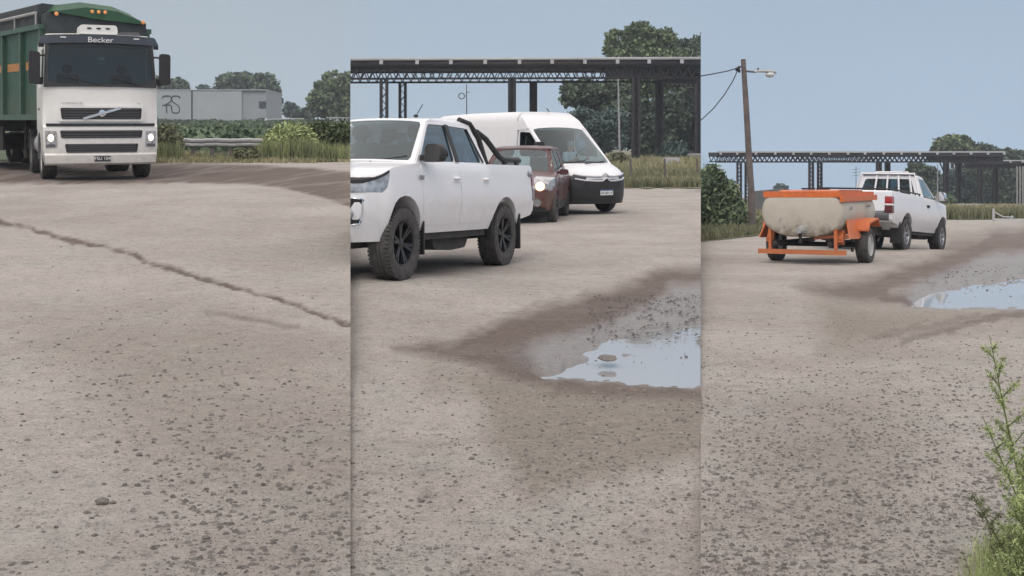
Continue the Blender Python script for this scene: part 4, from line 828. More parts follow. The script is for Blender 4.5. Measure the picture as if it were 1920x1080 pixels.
# ---------------------------------------------------------------- cream tractor truck (level 1)
def truck():
    root = empty('tractor_truck', 'cream white flat nosed truck with lit headlamps, dark visor and black mirrors', 'truck')
    def D(x, y, z):           # x forward from the front bumper (x=0), back to -2.3
        W_ = 1.22-.03*max(0, (z-2.2)/.9)-.05*max(0, (.75-z)/.4)
        W_ -= .06*max(0, (z-3.07)/.2)**2
        x2 = x-(.17 if z < 1.9 else .13)*abs(y)**3.2*sstep(-.9, -.1, x)
        return x2, y*W_, z+(.03*(1-y*y) if z > 3.0 else 0)
    ys = (-.985,-.94,-.85,-.7,-.45,0,.45,.7,.85,.94,.985)
    k = MB(); k.prism([(-.03,.42),(.02,.50),(.03,.75),(.02,1.20),(-.02,1.26),(-.04,1.9),(-.06,2.14),(-.12,2.14),(-.15,2.10),(-2.15,2.10),(-2.15,1.15),(-1.95,1.12),(-1.88,.95)]+[(-1.37+.60*math.cos(R(a)), .50+.60*math.sin(R(a))) for a in range(120, 0, -12)]+[(-.72,.42)], 'xz', -1, 1, D, xs=(-1.9,-1.5,-1,-.6,-.4,-.25,-.12,-.05), ys=ys, zs=(.6,.75,1,1.25,1.6,1.9))
    k.build('cab_body', 'truckwhite', root, 30)
    # upper cab frame with real window openings
    k = MB(); k.prism([(-.27,3.09),(-.25,3.15),(-.36,3.25),(-.8,3.31),(-1.6,3.31),(-2.12,3.23),(-2.15,3.09)], 'xz', -1, 1, D, xs=(-.4,-.8,-1.2,-1.6,-2), ys=ys, zs=(3.13,3.19,3.24)); k.build('cab_roof', 'truckwhite', root, 35)
    k = MB(); k.prism([(-1.45,2.10),(-2.15,2.10),(-2.15,3.10),(-1.42,3.10)], 'xz', -1, 1, D, ys=(-.9,0,.9), xs=(-1.8,)); k.build('sleeper_wall', 'truckwhite', root)
    Pw = [(-.10,-1.20,2.10),(-.10,1.20,2.10),(-.27,1.15,3.09),(-.27,-1.15,3.09)]
    iw = rnd([(.03,.14),(.12,.07),(.5,.03),(.88,.07),(.97,.14),(.965,.96),(.035,.96)], .04)
    ring(MB(), Pw, iw, .05, .10).build('windscreen_frame', 'black', root)
    pane(Pw, iw, -.012, bulge=.10).build('windscreen', 'glassdark', root)
    for s in (1, -1):
        Ps = [(-.13,s*1.205,2.10),(-1.45,s*1.205,2.10),(-1.42,s*1.165,3.10),(-.30,s*1.165,3.10)]; ii = rnd([(.10,.10),(.90,.02),(.90,.86),(.10,.86)], .07)
        ring(MB(), Ps, ii, .05, inward=-s*1.).build('door_frame', 'truckwhite', root); pane(Ps, ii, off=-s*.012).build('side_window', 'glassdark', root)
        k = MB(); k.prism(rnd([(-.28,1.22),(-1.38,1.22),(-1.40,2.10),(-.28,2.10)], .04), 'xz', *sorted((s*1.0, s*1.006)), D, xs=(-.5,-.9), zs=(1.6,1.9)); d = k.build('door', 'truckwhite', root)
        k = MB(); k.box(-1.3, -1.12, s*1.21, s*1.245, 1.58, 1.63); k.build('handle', 'black', d)
        # mirrors on two arms
        k = MB(); k.prism(rnd([(-.13,2.16),(.13,2.16),(.14,2.86),(-.12,2.88)], .07), 'yz', 0, .16, lambda x, y, z: (-.22+x, s*1.39+y*.9, z), xs=(.05, .1)); m_ = k.build('mirror', 'black', root, 40)
        for z in (2.28, 2.78): k = MB(); k.tube([(-.25,s*1.14,z+.02),(-.14,s*1.32,z)], .022, 6); k.build('mirror_arm', 'black', m_)
        k = MB(); k.prism(rnd([(-.09,2.30),(.09,2.30),(.09,2.46),(-.09,2.46)], .04), 'yz', 0, .1, lambda x, y, z: (-.30+x, s*1.29+y, z-.15)); k.build('wide_mirror', 'black', m_, 40)
        # headlamp cluster
        k = MB(); k.prism(rnd([(s*.77,.76),(s*.96,.74),(s*.97,1.12),(s*.78,1.12)], .03), 'yz', -.05, .042, D, ys=[s*v for v in (.82,.88,.93)], zs=(.9,1.0)); h_ = k.build('headlamp', 'lens', root)
        k = MB(); k.ell(D(.03, s*.865, .965), (.04,.075,.085), 14, 8); k.build('lamp_bulb', 'lit', h_, 60)
        k = MB(); k.prism(rnd([(s*.80,.765),(s*.95,.76),(s*.95,.82),(s*.81,.83)], .015), 'yz', .03, .05, D); k.build('lower_lens', 'grey', h_)
        k = MB(); k.prism([(-.5,.30),(-.95,.30),(-.95,1.05),(-.5,1.05)], 'xz', *sorted((s*.86, s*.995)), D, xs=(-.7,)) if 0 else k.box(-2.2, -1.95, s*.75, s*1.2, .45, 1.0); k.build('step_box', 'grey', root)
        wheel(root, -1.37, s*1.03, .50, .33, s, 'rimwhite', 'steel', lugs=False)
        wheel(root, -5.05, s*.93, .50, .56, s, 'rimwhite', 'steel', lugs=False)
        k = MB(); k.prism(rnd([(-5.75,.6),(-5.6,.95),(-5.3,1.13),(-4.8,1.13),(-4.45,.9),(-4.4,.6),(-4.47,.6),(-4.55,.86),(-4.85,1.06),(-5.25,1.06),(-5.55,.88),(-5.65,.6)], .02), 'xz', s*.68 if s > 0 else -1.22, s*1.22 if s > 0 else -.68); k.build('rear_fender', 'grey', root)
        k = MB(); k.lathe([(.28,-.0),(.31,.03),(.31,1.15),(.28,1.18)], (-3.9, s*.88, .78), 'x', 20); k.build('fuel_tank', 'galv', root)
        k = MB(); k.prism([(-2.2,1.10),(-2.2,2.9),(-2.6,2.8),(-2.6,1.10)], 'xz', s*1.10 if s > 0 else -1.16, s*1.16 if s > 0 else -1.10); k.build('side_fairing', 'truckwhite', root)
    # front details
    k = MB(); k.prism(rnd([(-1.08,3.06),(1.08,3.06),(1.05,3.25),(-1.05,3.25)], .03), 'yz', -.27, -.14, D, ys=ys); k.build('sun_visor', M('visor_blue_grey', (.055,.065,.085), .4), root)
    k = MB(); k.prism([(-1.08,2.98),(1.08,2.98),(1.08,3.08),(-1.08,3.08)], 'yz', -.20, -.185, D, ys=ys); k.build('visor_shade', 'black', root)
    text('visor_lettering', 'Becker', .17, 'whiteink', root, facing((-.128, 0, 3.155), (0, 1, 0)), .004, 1.15)
    for y in (-.78, .78): k = MB(); k.box(-.22, -.19+.02, y-.06, y+.06, 3.19, 3.215); k.build('marker_light', 'whiteink', root)
    k = MB(); k.prism(rnd([(-.42,3.31),(.42,3.31),(.40,3.52),(-.40,3.52)], .07), 'yz', -1.1, -.5); ac = k.build('roof_air_unit', 'truckwhite', root, 40)
    for y in (-.2, 0, .2): k = MB(); k.ell((-.495, y, 3.44), (.02,.055,.02)); k.build('vent', 'black', ac)
    k = MB(); k.prism(rnd([(.45,3.29),(.95,3.29),(.92,3.39),(.5,3.39)], .04), 'yz', -1.2, -.7); k.build('roof_hatch', 'grey', root)
    def grille(nm, a, z0, z1, rows_, fm=None):
        if fm: k = MB(); k.prism(rnd([(-a-.05,z0-.05),(a+.05,z0-.05),(a+.05,z1+.04),(-a-.05,z1+.04)], .04), 'yz', -.1, .028, D, ys=ys); f_ = k.build('grille_surround', fm, root, 30)
        k = MB(); k.prism(rnd([(-a,z0),(a,z0),(a+.02,z1),(-a-.02,z1)], .03), 'yz', -.05, .040, D, ys=ys); g_ = k.build(nm, 'black', root, 30)
        for i in range(rows_):
            z = z0+(z1-z0)*(i+.5)/rows_; k = MB(); k.prism([(-a+.03,z-.008),(a-.03,z-.008),(a-.03,z+.008),(-a+.03,z+.008)], 'yz', .04, .052, D, ys=ys); k.build('slat', 'grey', g_)
        return g_
    g_ = grille('upper_grille', .69, 1.38, 1.63, 4, 'truckwhite')
    k = MB(); k.bar((.055,-.40,1.39),(.055,.40,1.63),.022,.055,up=(0,-.5,1)); k.build('diagonal_bar', 'chrome', g_)
    k = MB(); k.lathe([(.075,0),(.075,.03),(.05,.035)], (.045,0,1.51), 'x', 24); k.build('emblem', 'chrome', g_)
    k = MB(); k.prism([(-.95,1.23),(.95,1.23),(.95,1.285),(-.95,1.285)], 'yz', -.05, .036, D, ys=ys); k.build('gap_strip', 'black', root)
    grille('middle_grille', .70, .96, 1.13, 3); grille('lower_grille', .62, .64, .83, 4)
    text('badge', 'GLOBETROTTER', .06, 'greyink', root, facing((-.012, -.62, 1.73), (0, 1, 0)), .003, 1.0); text('badge', 'FH', .06, 'greyink', root, facing((-.03, .80, 1.73), (0, 1, 0)), .003)
    k = MB(); k.prism([(.0,.36),(.05,.40),(.06,.58),(.03,.62),(-.4,.62),(-.4,.36)], 'xz', -1.0, 1.0, D, ys=ys, xs=(-.1,-.2)); k.build('bumper', 'truckwhite', root, 30)
    k = MB(); k.box(.058,.068,-.17,.17,.44,.56); p_ = k.build('licence_plate', 'ink', root); text('plate_lettering', 'FSU 104', .10, 'whiteink', p_, facing((.070, 0, .50), (0, 1, 0)), .002)
    for a, c in ((-.75, -.05), (.15, .85)): k = MB(); k.bar((-.0, c, 2.13+.02), (-.06, a, 2.32), .02, .02); k.build('wiper', 'black', root)
    k = MB(); k.box(-7.0, -1.2, -.42, -.30, .70, .92); k.box(-7.0, -1.2, .30, .42, .70, .92); k.box(-6.9,-6.6,-.42,.42,.70,.9); k.box(-2.1,-.2,-.5,.5,.40,1.0); k.box(-1.6,-1.2,-.9,.9,.42,.55); k.box(-5.2,-4.9,-.9,.9,.42,.6); k.build('chassis', 'under', root)
    k = MB(); k.box(-2.0,-.25,-1.1,1.1,1.5,2.06); k.box(-.6,-.25,-1.05,1.05,2.0,2.16); k.build('cab_interior', 'dash', root)
    seats(root, -1.25, (-.6, .6), 1.75); k = MB(); k.box(-.22,-.20,-.05,.10,2.72,2.78); k.box(-.22,-.20,-.05,.08,2.62,2.65); k.build('windscreen_sticker', 'whiteink', root)
    k = MB(); k.bar((-.235,-1.05,2.60),(-.235,1.05,2.60),.01,.10); k.build('sun_blind', 'grey', root) if 0 else None
    return root
tk = truck(); ty = math.atan2(-.90, .43)
def place_front(o, p, fx, fy, yaw, wb_from, wb_to, tr):
    h = Vector((math.cos(yaw), math.sin(yaw))); cx = fx+h.x*(wb_from+wb_to)/2; cy = fy+h.y*(wb_from+wb_to)/2
    place(o, p, cx, cy, yaw, abs(wb_from-wb_to), tr); o.matrix_world = o.matrix_world @ Matrix.Translation((-(wb_from+wb_to)/2, 0, 0))
place_front(tk, 1, -9.18, 26.3, ty, -1.37, -5.05, 2.06)

# ---------------------------------------------------------------- green tipper trailer
def trailer():
    root = empty('semi_trailer', 'dark green high sided trailer with ribbed wall and green tarpaulin behind the cream truck', 'trailer')
    Wd, L_ = 1.27, 11.0
    k = MB(); k.prism([(0,1.55),(0,3.62),(-.05,3.66),(-L_,3.66),(-L_,1.45),(-.9,1.45)], 'xz', -Wd, Wd); k.build('box_body', 'green', root)
    for s in (1, -1):
        for i in range(8):
            x = -.10-i*1.55; k = MB(); k.box(x-.06, x+.06, *sorted((s*Wd, s*(Wd+.09))), 1.45, 3.60); k.build('rib', 'greenrib', root)
        k = MB(); k.box(-L_, 0, *sorted((s*(Wd+.0), s*(Wd+.12))), 3.55, 3.67); k.build('top_rail', 'greenrib', root)
        k = MB(); k.box(-L_, 0, *sorted((s*(Wd), s*(Wd+.10))), 1.36, 1.50); k.build('bottom_rail', 'greenrib', root)
        for i in range(7):
            x = -.30-i*1.55; k = MB(); k.box(x-1.1, x-.10, *sorted((s*Wd, s*(Wd+.015))), 2.60, 2.80); k.build('stripe', 'stripe', root)
        k = MB()
        if s < 0: k.tube([(-.3, s*(Wd+.1), 3.95), (-L_, s*(Wd+.1), 3.95)], .04); [k.tube([(-.3-1.7*i, s*(Wd+.1), 3.95), (-.3-1.7*i, s*(Wd+.1), 3.6)], .025, 6) for i in range(7)]; k.build('side_rail', 'galv', root)
        for x in (-7.6, -8.9, -10.2): wheel(root, x, s*1.0, .50, .42, s, 'rimwhite', 'steel', lugs=False)
        k = MB(); k.box(-3.4, -3.2, s*.7-.06, s*.7+.06, .35, 1.4); k.build('landing_leg', 'under', root)
        k = MB(); k.box(-6.8, -3.9, *sorted((s*1.1, s*1.16)), .55, 1.2); k.build('side_guard', 'under', root)
    k = MB(); k.box(-L_, -.6, -.55, .55, 1.05, 1.45); k.box(-10.8,-7.0,-.9,.9,.5,.95); k.build('chassis', 'under', root)
    # tarpaulin hump: dark long roll plus a green front cap
    prof = [(-1.30,3.64),(-1.31,4.18),(-1.20,4.22),(-.9,4.20),(-.2,4.26),(.55,4.18),(1.0,4.02),(1.25,3.86),(1.30,3.64)]
    k = MB(); k.prism([(a*1.0, z if i in (0, 8) else z-.02) for i, (a, z) in enumerate(prof)], 'yz', -L_, -.34); k.build('tarpaulin', 'darktarp', root, 60)
    cap = [(-1.12,3.98),(-.95,4.16),(-.3,4.28),(.5,4.22),(.95,4.06),(1.2,3.80),(1.0,3.78),(0,3.84)]
    k = MB(); k.prism(cap, 'yz', -.34, .12, lambda x, y, z: (x, y, z-(x+.34)*.35*(z > 4.0)), xs=(-.1,)); k.build('front_tarpaulin', 'tarp', root, 60)
    k = MB(); k.prism([(-1.25,3.4),(-1.25,3.9),(-1.1,3.98),(1.0,3.86),(1.24,3.80),(1.25,3.4)], 'yz', -.30, .03); k.build('front_board', 'darktarp', root, 40)
    for y in (-1.02, 1.12): k = MB(); k.ell((.14,y,3.92 if y < 0 else 3.82), (.03,.05,.05)); k.build('marker_lamp', 'amber', root)
    for y in (-.16, 0, .16): k = MB(); k.ell((.14,y,4.02), (.03,.045,.045)); k.build('marker_lamp', 'amber', root)
    return root
tr = trailer(); ta = R(-90+39); h_ = Vector((math.cos(ta), math.sin(ta)))
cfx, cfy = -11.25+math.cos(R(39))*1.27, 28.3+math.sin(R(39))*1.27
place_front(tr, 1, cfx, cfy, ta, -1., -9., 2.)

# ---------------------------------------------------------------- orange tank trailer (level 3)
def tank_trailer():
    root = empty('tank_trailer', 'orange two wheeled trailer carrying a stained white tub shaped tank', 'trailer')
    # tub: wide with sloping lower sides, x forward, rear face at -1.05
    def sec(sx): return [(-.67*sx,1.23),(-.75*sx,1.08),(-.77*sx,.90),(-.68*sx,.66),(-.36*sx,.50),(.36*sx,.50),(.68*sx,.66),(.77*sx,.90),(.75*sx,1.08),(.67*sx,1.23)]
    k = MB(); v = []; f = []; st = [(-1.12,.90,0),(-1.11,.94,0),(-1.08,.975,0),(-1.02,1.0,0),(-.8,1.0,0),(1.0,1.0,0),(1.12,.97,0),(1.16,.90,0)]; sec1 = rnd(sec(1), .16, 4); n = len(sec1)
    for x, sc, dz in st: v += [(x, y*sc, .86+(z-.86)*(.25+.75*sc)) for y, z in sec1]
    for i in range(len(st)-1):
        for j in range(n): f.append((i*n+j, i*n+(j+1)%n, (i+1)*n+(j+1)%n, (i+1)*n+j))
    f += [tuple(range(n)), tuple((len(st)-1)*n+j for j in range(n))]; k.add(v, f); tb = k.build('tank', 'tank', root, 40)
    k = MB(); k.lathe([(.09,0),(.09,-.10),(.06,-.16),(.05,-.24)], (-1.10, -.02, .62), 'x', 20); dv = k.build('drain_valve', 'galv', root, 40)
    k = MB(); k.tube([(-1.25,-.02,.62),(-1.25,-.02,.40)], .03); k.build('drain_pipe', 'under', dv)
    # rim frame and covers
    k = MB(); k.box(-1.12,1.2,-.70,-.64,1.21,1.32); k.box(-1.12,1.2,.64,.70,1.21,1.32); k.box(-1.12,-1.06,-.64,.64,1.21,1.32); k.box(1.14,1.2,-.64,.64,1.21,1.32); k.box(-.1,.0,-.64,.64,1.25,1.31); k.build('rim_frame', 'orange', root)
    k = MB(); k.prism([(-1.13,1.13),(-1.13,1.23),(1.2,1.26),(1.2,1.16)], 'xz', -.765, -.70); k.build('side_board', 'orange', root)
    k = MB(); k.prism([(-.9,1.31),(-.5,1.35),(.9,1.35),(1.0,1.31)], 'xz', -.55, .55, ys=(-.3,.3)); k.build('lid', 'orange', root)
    for x in (-.6, .3): k = MB(); k.bar((x,-.1,1.37),(x,.15,1.37),.03); k.build('lid_handle', 'black', root)
    for s in (1, -1):
        k = MB(); k.prism([(-1.0,.48),(-.80,.86),(1.10,1.06),(1.15,.90),(.75,.70),(.2,.58),(-.5,.46)], 'xz', *sorted((s*.70, s*.725)), lambda x, y, z: (x, y+s*(.86-z)*.32, z)); k.prism([(-1.0,.42),(-.86,.62),(-.86,.36)], 'xz', *sorted((s*.58,s*.70))); k.build('side_plate', 'orange', root)
        # folded mudguard over the wheel
        pts = [(-.34,.60),(-.26,.73),(.34,.80),(.48,.66)]; k = MB(); v = []; f = []
        for x, z in pts: v += [(x, s*.72, z), (x, s*1.0, z), (x, s*1.0, z+.03), (x, s*.72, z+.03)]
        for i in range(len(pts)-1):
            for j in range(4): f.append((4*i+j, 4*i+(j+1)%4, 4*i+4+(j+1)%4, 4*i+4+j))
        f += [(0,1,2,3), tuple(4*(len(pts)-1)+j for j in range(4))]; k.add(v, f); k.build('mudguard', 'orange', root, 20)
        k = MB(); k.bar((-1.05,s*.60,.26),(-1.05,s*.60,.66),.05,.07); k.build('rear_post', 'orange', root)
        k = MB(); k.bar((-1.0,s*.66,.46),(-.30,s*.72,.80),.05,.03); k.build('brace', 'orange', root)
        k = MB(); k.box(-1.1,1.2,s*.50-.04,s*.50+.04,.34,.42); k.build('frame_rail', 'under', root)
        wheel(root, 0, s*.84, .335, .22, s, 'rimwhite', 'steel', lugs=False)
    k = MB(); k.box(-1.16,-1.09,-.80,.80,.19,.275); k.build('rear_bar', 'orange', root)
    for y in (-.2,.3): pass
    k = MB(); k.tube([(0,-.84,.335),(0,.84,.335)], .045); k.build('axle', 'under', root)
    k = MB(); k.bar((1.1,0,.40),(2.75,0,.46),.09); k.bar((1.1,-.5,.40),(2.2,0,.45),.06); k.bar((1.1,.5,.40),(2.2,0,.45),.06); k.ell((2.78,0,.48),(.07,.06,.05)); k.build('drawbar', 'orange', root)
    k = MB(); k.tube([(2.2,.0,.1),(2.2,0,.5)], .03); k.build('jack_leg', 'under', root)
    text('tank_lettering', 'R.S.', .10, 'greyink', root, facing((-.70, -.79, 1.02), (1, 0, 0)), .003); text('tank_lettering', 'TeknAr', .11, 'greyink', root, facing((.45, -.79, 1.06), (1, 0, 0)), .003)
    return root
tt = tank_trailer(); thd = Vector((.52, .85)).normalized(); place(tt, 3, 5.78, 22.0, math.atan2(thd.y, thd.x), .8, 1.7); tt['level'] = 3
# ---------------------------------------------------------------- leaf masses
def leafmat(name, dark, light, ns=.35):
    m, n, l, b, o = nodes(name); g = n.new('ShaderNodeNewGeometry'); t = n.new('ShaderNodeTexCoord')
    no = n.new('ShaderNodeTexNoise'); no.inputs['Scale'].default_value = ns; no.inputs['Detail'].default_value = 3; l.new(t.outputs['Object'], no.inputs['Vector'])
    ad = n.new('ShaderNodeMath'); ad.operation = 'MULTIPLY_ADD'; l.new(g.outputs['Random Per Island'], ad.inputs[0]); ad.inputs[1].default_value = .5; ad.inputs[2].default_value = -.25
    a2 = n.new('ShaderNodeMath'); a2.operation = 'ADD'; l.new(ad.outputs[0], a2.inputs[0]); l.new(no.outputs[0], a2.inputs[1])
    r = n.new('ShaderNodeValToRGB'); l.new(a2.outputs[0], r.inputs[0]); r.color_ramp.elements[0].position = .25; r.color_ramp.elements[1].position = .8
    r.color_ramp.elements[0].color = (*dark, 1); r.color_ramp.elements[1].color = (*light, 1); l.new(r.outputs[0], b.inputs['Base Color'])
    b.inputs['Roughness'].default_value = .75; b.inputs['Specular IOR Level'].default_value = .25; return m
def _x(t, k): return tuple(c*k for c in t)
_lm = leafmat
def leafmat(name, d, li, ns=.35, k=3.1): return _lm(name, _x(d, k), _x(li, k), ns)
LM = {'dark': leafmat('dark_leaves', (.016,.024,.020), (.050,.066,.044)), 'mid': leafmat('mid_leaves', (.024,.034,.022), (.075,.095,.052)), 'bluish': leafmat('blue_green_leaves', (.020,.030,.030), (.055,.078,.070)),
      'fresh': leafmat('fresh_leaves', (.05,.068,.034), (.13,.155,.075), 1.2, 1.3), 'olive': leafmat('olive_leaves', (.085,.09,.05), (.21,.215,.13), 1.5, 1.25), 'field': leafmat('crop_leaves', (.035,.050,.032), (.075,.098,.058), .2, 2.2),
      'hedge': leafmat('hedge_leaves', (.026,.040,.026), (.055,.075,.042), .3, 2.2), 'weed': leafmat('weed_leaves', (.10,.125,.055), (.27,.31,.14), 6, 1.9), 'bank': leafmat('bank_grass', (.08,.09,.05), (.19,.21,.10), .8, 1.9), 'dry': leafmat('dry_grass', (.14,.14,.075), (.34,.31,.19), 1., 1.25)}
def leaves(cent, size, r, flat=1.0, elong=1.6):
    """one small quad per centre"""
    m = len(cent); a = r.normal(size=(m, 3)); a /= np.linalg.norm(a, axis=1)[:, None]; b_ = r.normal(size=(m, 3)); b_ = np.cross(a, b_); b_ /= np.linalg.norm(b_, axis=1)[:, None]
    s = (size*(.6+.8*r.random(m)))[:, None]; a = a*s*elong; b_ = b_*s
    v = np.stack([cent-a, cent+b_, cent+a, cent-b_], 1).reshape(-1, 3); return v, np.arange(4*m).reshape(m, 4)
def crown_pts(blobs, n_, r, shell=.55, clump=.16, per=14):
    """leaf clumps on and inside a set of ellipsoids: (centre, radii)"""
    vol = np.array([(b_[1][0]*b_[1][1]*b_[1][2])**.66 for b_ in blobs]); vol /= vol.sum(); k = max(1, int(n_*.7)//per); out = []
    for (c, rad), w_ in zip(blobs, vol):
        m = max(3, int(k*w_)); d = r.normal(size=(m, 3)); d /= np.linalg.norm(d, axis=1)[:, None]; rr = shell+(1.05-shell)*r.random(m)**.6
        p = np.array(c)+d*rr[:, None]*np.array(rad); q = p[:, None]+r.normal(size=(m, per, 3))*clump*np.mean(rad)*np.array([1, 1, .6]); out.append(q.reshape(-1, 3))
    return np.concatenate(out)
def tree(name, label, cat, lv, base, blobs, leaf, n_, lm, trunk_r, seed, group=None, limbs=True, clump=.16, shell=.55):
    r = np.random.default_rng(seed); root = bpy.data.objects.new(name, None); C.objects.link(root); tag(root, label, cat, group); root.location = base; root['level'] = lv
    n_, leaf = int(n_*1.6), leaf*.60
    pts = crown_pts(blobs, n_, r, shell, clump); pts = pts[pts[:, 2] > .1]; v, q = leaves(pts, leaf, r); mesh_np('crown', v, q, LM[lm], root)
    k = MB(); ztop = max(b_[0][2] for b_ in blobs); bb = sorted(blobs, key=lambda b_: b_[0][2]); cx = blobs[0][0][0]
    main = [Vector((0,0,-.3)), Vector((cx*.3+.1, 0, ztop*.25)), Vector((cx*.6-.1, 0, ztop*.55)), Vector((cx, 0, ztop*.95))]
    k.tube(main, [trunk_r*1.2, trunk_r*.9, trunk_r*.6, trunk_r*.15], 8)
    if limbs:
        for (c, rad) in blobs[1:]:
            s_ = main[1].lerp(main[2], r.random()); e_ = Vector(c); mid = s_.lerp(e_, .5)+Vector((0, 0, -.08*e_.z)); k.tube([s_, mid, e_], [trunk_r*.45, trunk_r*.3, trunk_r*.08], 6)
    k.build('trunk', 'wood', root, 60); return root
def px_tree(name, label, lv, Y, basepx, baserow, px_blobs, leaf, n_, lm, tr, seed, dpt=.8, **kw):
    """crown ellipsoids given by their outline in the photo (px, row, rx, ry), placed at distance Y with real depth"""
    b0 = P(basepx, baserow, Y); r = np.random.default_rng(seed+99); bl = []
    for (a, c, ra_, rb_) in px_blobs:
        p_ = P(a, c, Y)-b0; rx_, rz_ = ra_/F*Y, rb_/F*Y; bl.append(((p_.x, (r.random()-.5)*rx_*1.0, p_.z), (rx_, (rx_+rz_)/2*dpt, rz_)))
    return tree(name, label, kw.pop('cat', 'tree'), lv, b0, bl, leaf, n_, lm, tr, seed, **kw)

# ---------------------------------------------------------------- level 1: field, building, trees, bushes, guard rail
GT = 'trees beyond the field'
px_tree('tree', 'dark ragged tree showing above the grey wall between the truck mirror and the logo', 1, 215, 322, 222, [(322,176,22,26),(305,160,14,16),(335,158,14,12),(345,172,12,16),(300,178,14,20)], .42, 3800, 'dark', .35, 1, group=GT)
px_tree('tree', 'small tree top peeping over the grey wall right of the logo panel', 1, 230, 382, 222, [(381,172,11,14),(390,180,10,12),(375,180,9,12)], .38, 1600, 'bluish', .25, 2, group=GT)
px_tree('tree', 'tall dark tree row with ragged top behind the middle of the grey wall', 1, 220, 450, 222, [(432,165,24,24),(420,150,12,12),(455,152,22,15),(470,165,22,22),(445,145,10,8),(487,160,16,20)], .42, 6000, 'dark', .4, 3, group=GT)
px_tree('tree', 'pointed dark tree at the right end of the grey wall', 1, 214, 505, 222, [(500,175,20,34),(489,150,7,10),(503,158,8,14),(515,185,9,26),(495,195,16,24)], .40, 5000, 'dark', .35, 4, group=GT)
px_tree('tree', 'small round distant tree in the gap right of the grey wall', 1, 240, 545, 222, [(545,206,14,13),(540,200,8,7),(556,212,8,8)], .4, 1500, 'bluish', .25, 5, group=GT)
px_tree('tree', 'large leafy tree standing farthest right in the left part of the lot', 1, 170, 635, 222, [(640,180,34,34),(625,150,22,16),(655,155,24,20),(605,168,15,18),(598,190,20,22),(650,205,34,20),(675,180,34,36),(618,205,30,16)], .36, 11000, 'mid', .5, 6, group=GT)
px_tree('tree', 'low dark trees filling the gap before the large leafy tree', 1, 235, 577, 223, [(572,213,14,9),(588,209,14,11),(560,216,10,7)], .4, 1500, 'dark', .2, 7, group=GT, limbs=False)
def stuff_leaves(nm, label, cat, lv, pts, leaf, lm, seed, elong=1.6):
    r = np.random.default_rng(seed); v, q = leaves(pts, leaf, r, elong=elong); o = mesh_np(nm, v, q, LM[lm]); tag(o, label, cat, kind='stuff'); o['level'] = lv; return o
r_ = np.random.default_rng(11)
def zone(p, n_, px0, px1, Y0, Y1, h, r, pw=1.):      # random points standing on the ground of a level
    Y = Y0+(Y1-Y0)*r.random(n_)**pw; X = ((px0+(px1-px0)*r.random(n_))-960)/F*Y; return X, Y, gz(p, X, Y)+CZ
X, Y, Z = zone(1, 42000, 180, 720, 44, 165, 0, r_, .8); hh_ = .55+.5*vn(X, Y, .12, 3)
stuff_leaves('crop_plants', 'green field of low crops between the guard rail and the grey building', 'crop', 1, np.stack([X, Y, Z+hh_*r_.random(len(X))**.6], -1), .12, 'field', 12)
X, Y, Z = zone(1, 16000, 180, 720, 165, 196, 0, r_); hh_ = .3+.9*vn(X, Y, .09, 5)+.4*vn(X, Y, .4, 6)
stuff_leaves('hedge', 'dark green overgrown hedge along the foot of the grey building', 'hedge', 1, np.stack([X, Y, Z+hh_*r_.random(len(X))**.5], -1), .20, 'hedge', 13)
def blades(nm, label, lv, X, Y, Z, h, w_, lm, seed, lean=.35):
    r = np.random.default_rng(seed); m = len(X); a = r.random(m)*2*PI; dx, dy = np.cos(a)*w_, np.sin(a)*w_; L_ = lean*h*r.normal(size=m); a2 = r.random(m)*2*PI
    tx, ty_ = X+np.cos(a2)*L_, Y+np.sin(a2)*L_; mx_, my_ = X+np.cos(a2)*L_*.35, Y+np.sin(a2)*L_*.35
    v = np.stack([np.stack([X-dx, Y-dy, Z-.02], -1), np.stack([X+dx, Y+dy, Z-.02], -1), np.stack([mx_+dx*.8, my_+dy*.8, Z+h*.55], -1), np.stack([mx_-dx*.8, my_-dy*.8, Z+h*.55], -1), np.stack([tx, ty_, Z+h], -1)], 1).reshape(-1, 3)
    i = np.arange(m)[:, None]*5; q = np.concatenate([np.stack([i+0, i+1, i+2], -1), np.stack([i+0, i+2, i+3], -1), np.stack([i+3, i+2, i+4], -1)], 1).reshape(-1, 3)
    o = mesh_np(nm, v, q, LM[lm]); tag(o, label, 'grass', kind='stuff'); o['level'] = lv; return o
r_ = np.random.default_rng(21)
X, Y, Z = zone(1, 9000, 200, 720, 36.8, 44, 0, r_); keep = vn(X, Y, .8, 2) > .25; X, Y, Z = X[keep], Y[keep], Z[keep]
blades('roadside_grass', 'rough grass and weeds at the road edge below the guard rail', 1, X, Y, Z, .08+.26*r_.random(len(X))*vn(X, Y, .5, 9), .02, 'dry', 22)
def bush(label, lv, px, row, rx, ry, Y, n_, lm, leaf, seed, group='bushes at the road edge', extra=()):
    b0 = at(lv, px, Y); s = Y/F; r = np.random.default_rng(seed); hz = ry*2*s
    bl = [((0, 0, hz*.48), (rx*s, rx*s*.8, hz*.5))]+[((a*s, (r.random()-.5)*rx*s, hz*.5+b_*s), (c*s, c*s, d*s)) for a, b_, c, d in extra]
    root = bpy.data.objects.new('bush', None); C.objects.link(root); tag(root, label, 'bush', group); root.location = b0; root['level'] = lv
    pts = crown_pts(bl, int(n_*1.9), r, .3, .20, 10); pts = pts[pts[:, 2] > .0]; v, q = leaves(pts, leaf*.7, r, elong=3.); mesh_np('foliage', v, q, LM[lm], root)
    k = MB()
    for i in range(9):
        a = r.random()*2*PI; e_ = Vector((math.cos(a)*rx*s*.7, math.sin(a)*rx*s*.5, hz*(.6+.35*r.random()))); k.tube([(e_.x*.1, e_.y*.1, -.05), e_*.5+Vector((0, 0, .1)), e_], [.02, .014, .005], 5)
    k.build('stem', 'wood', root, 60); return root
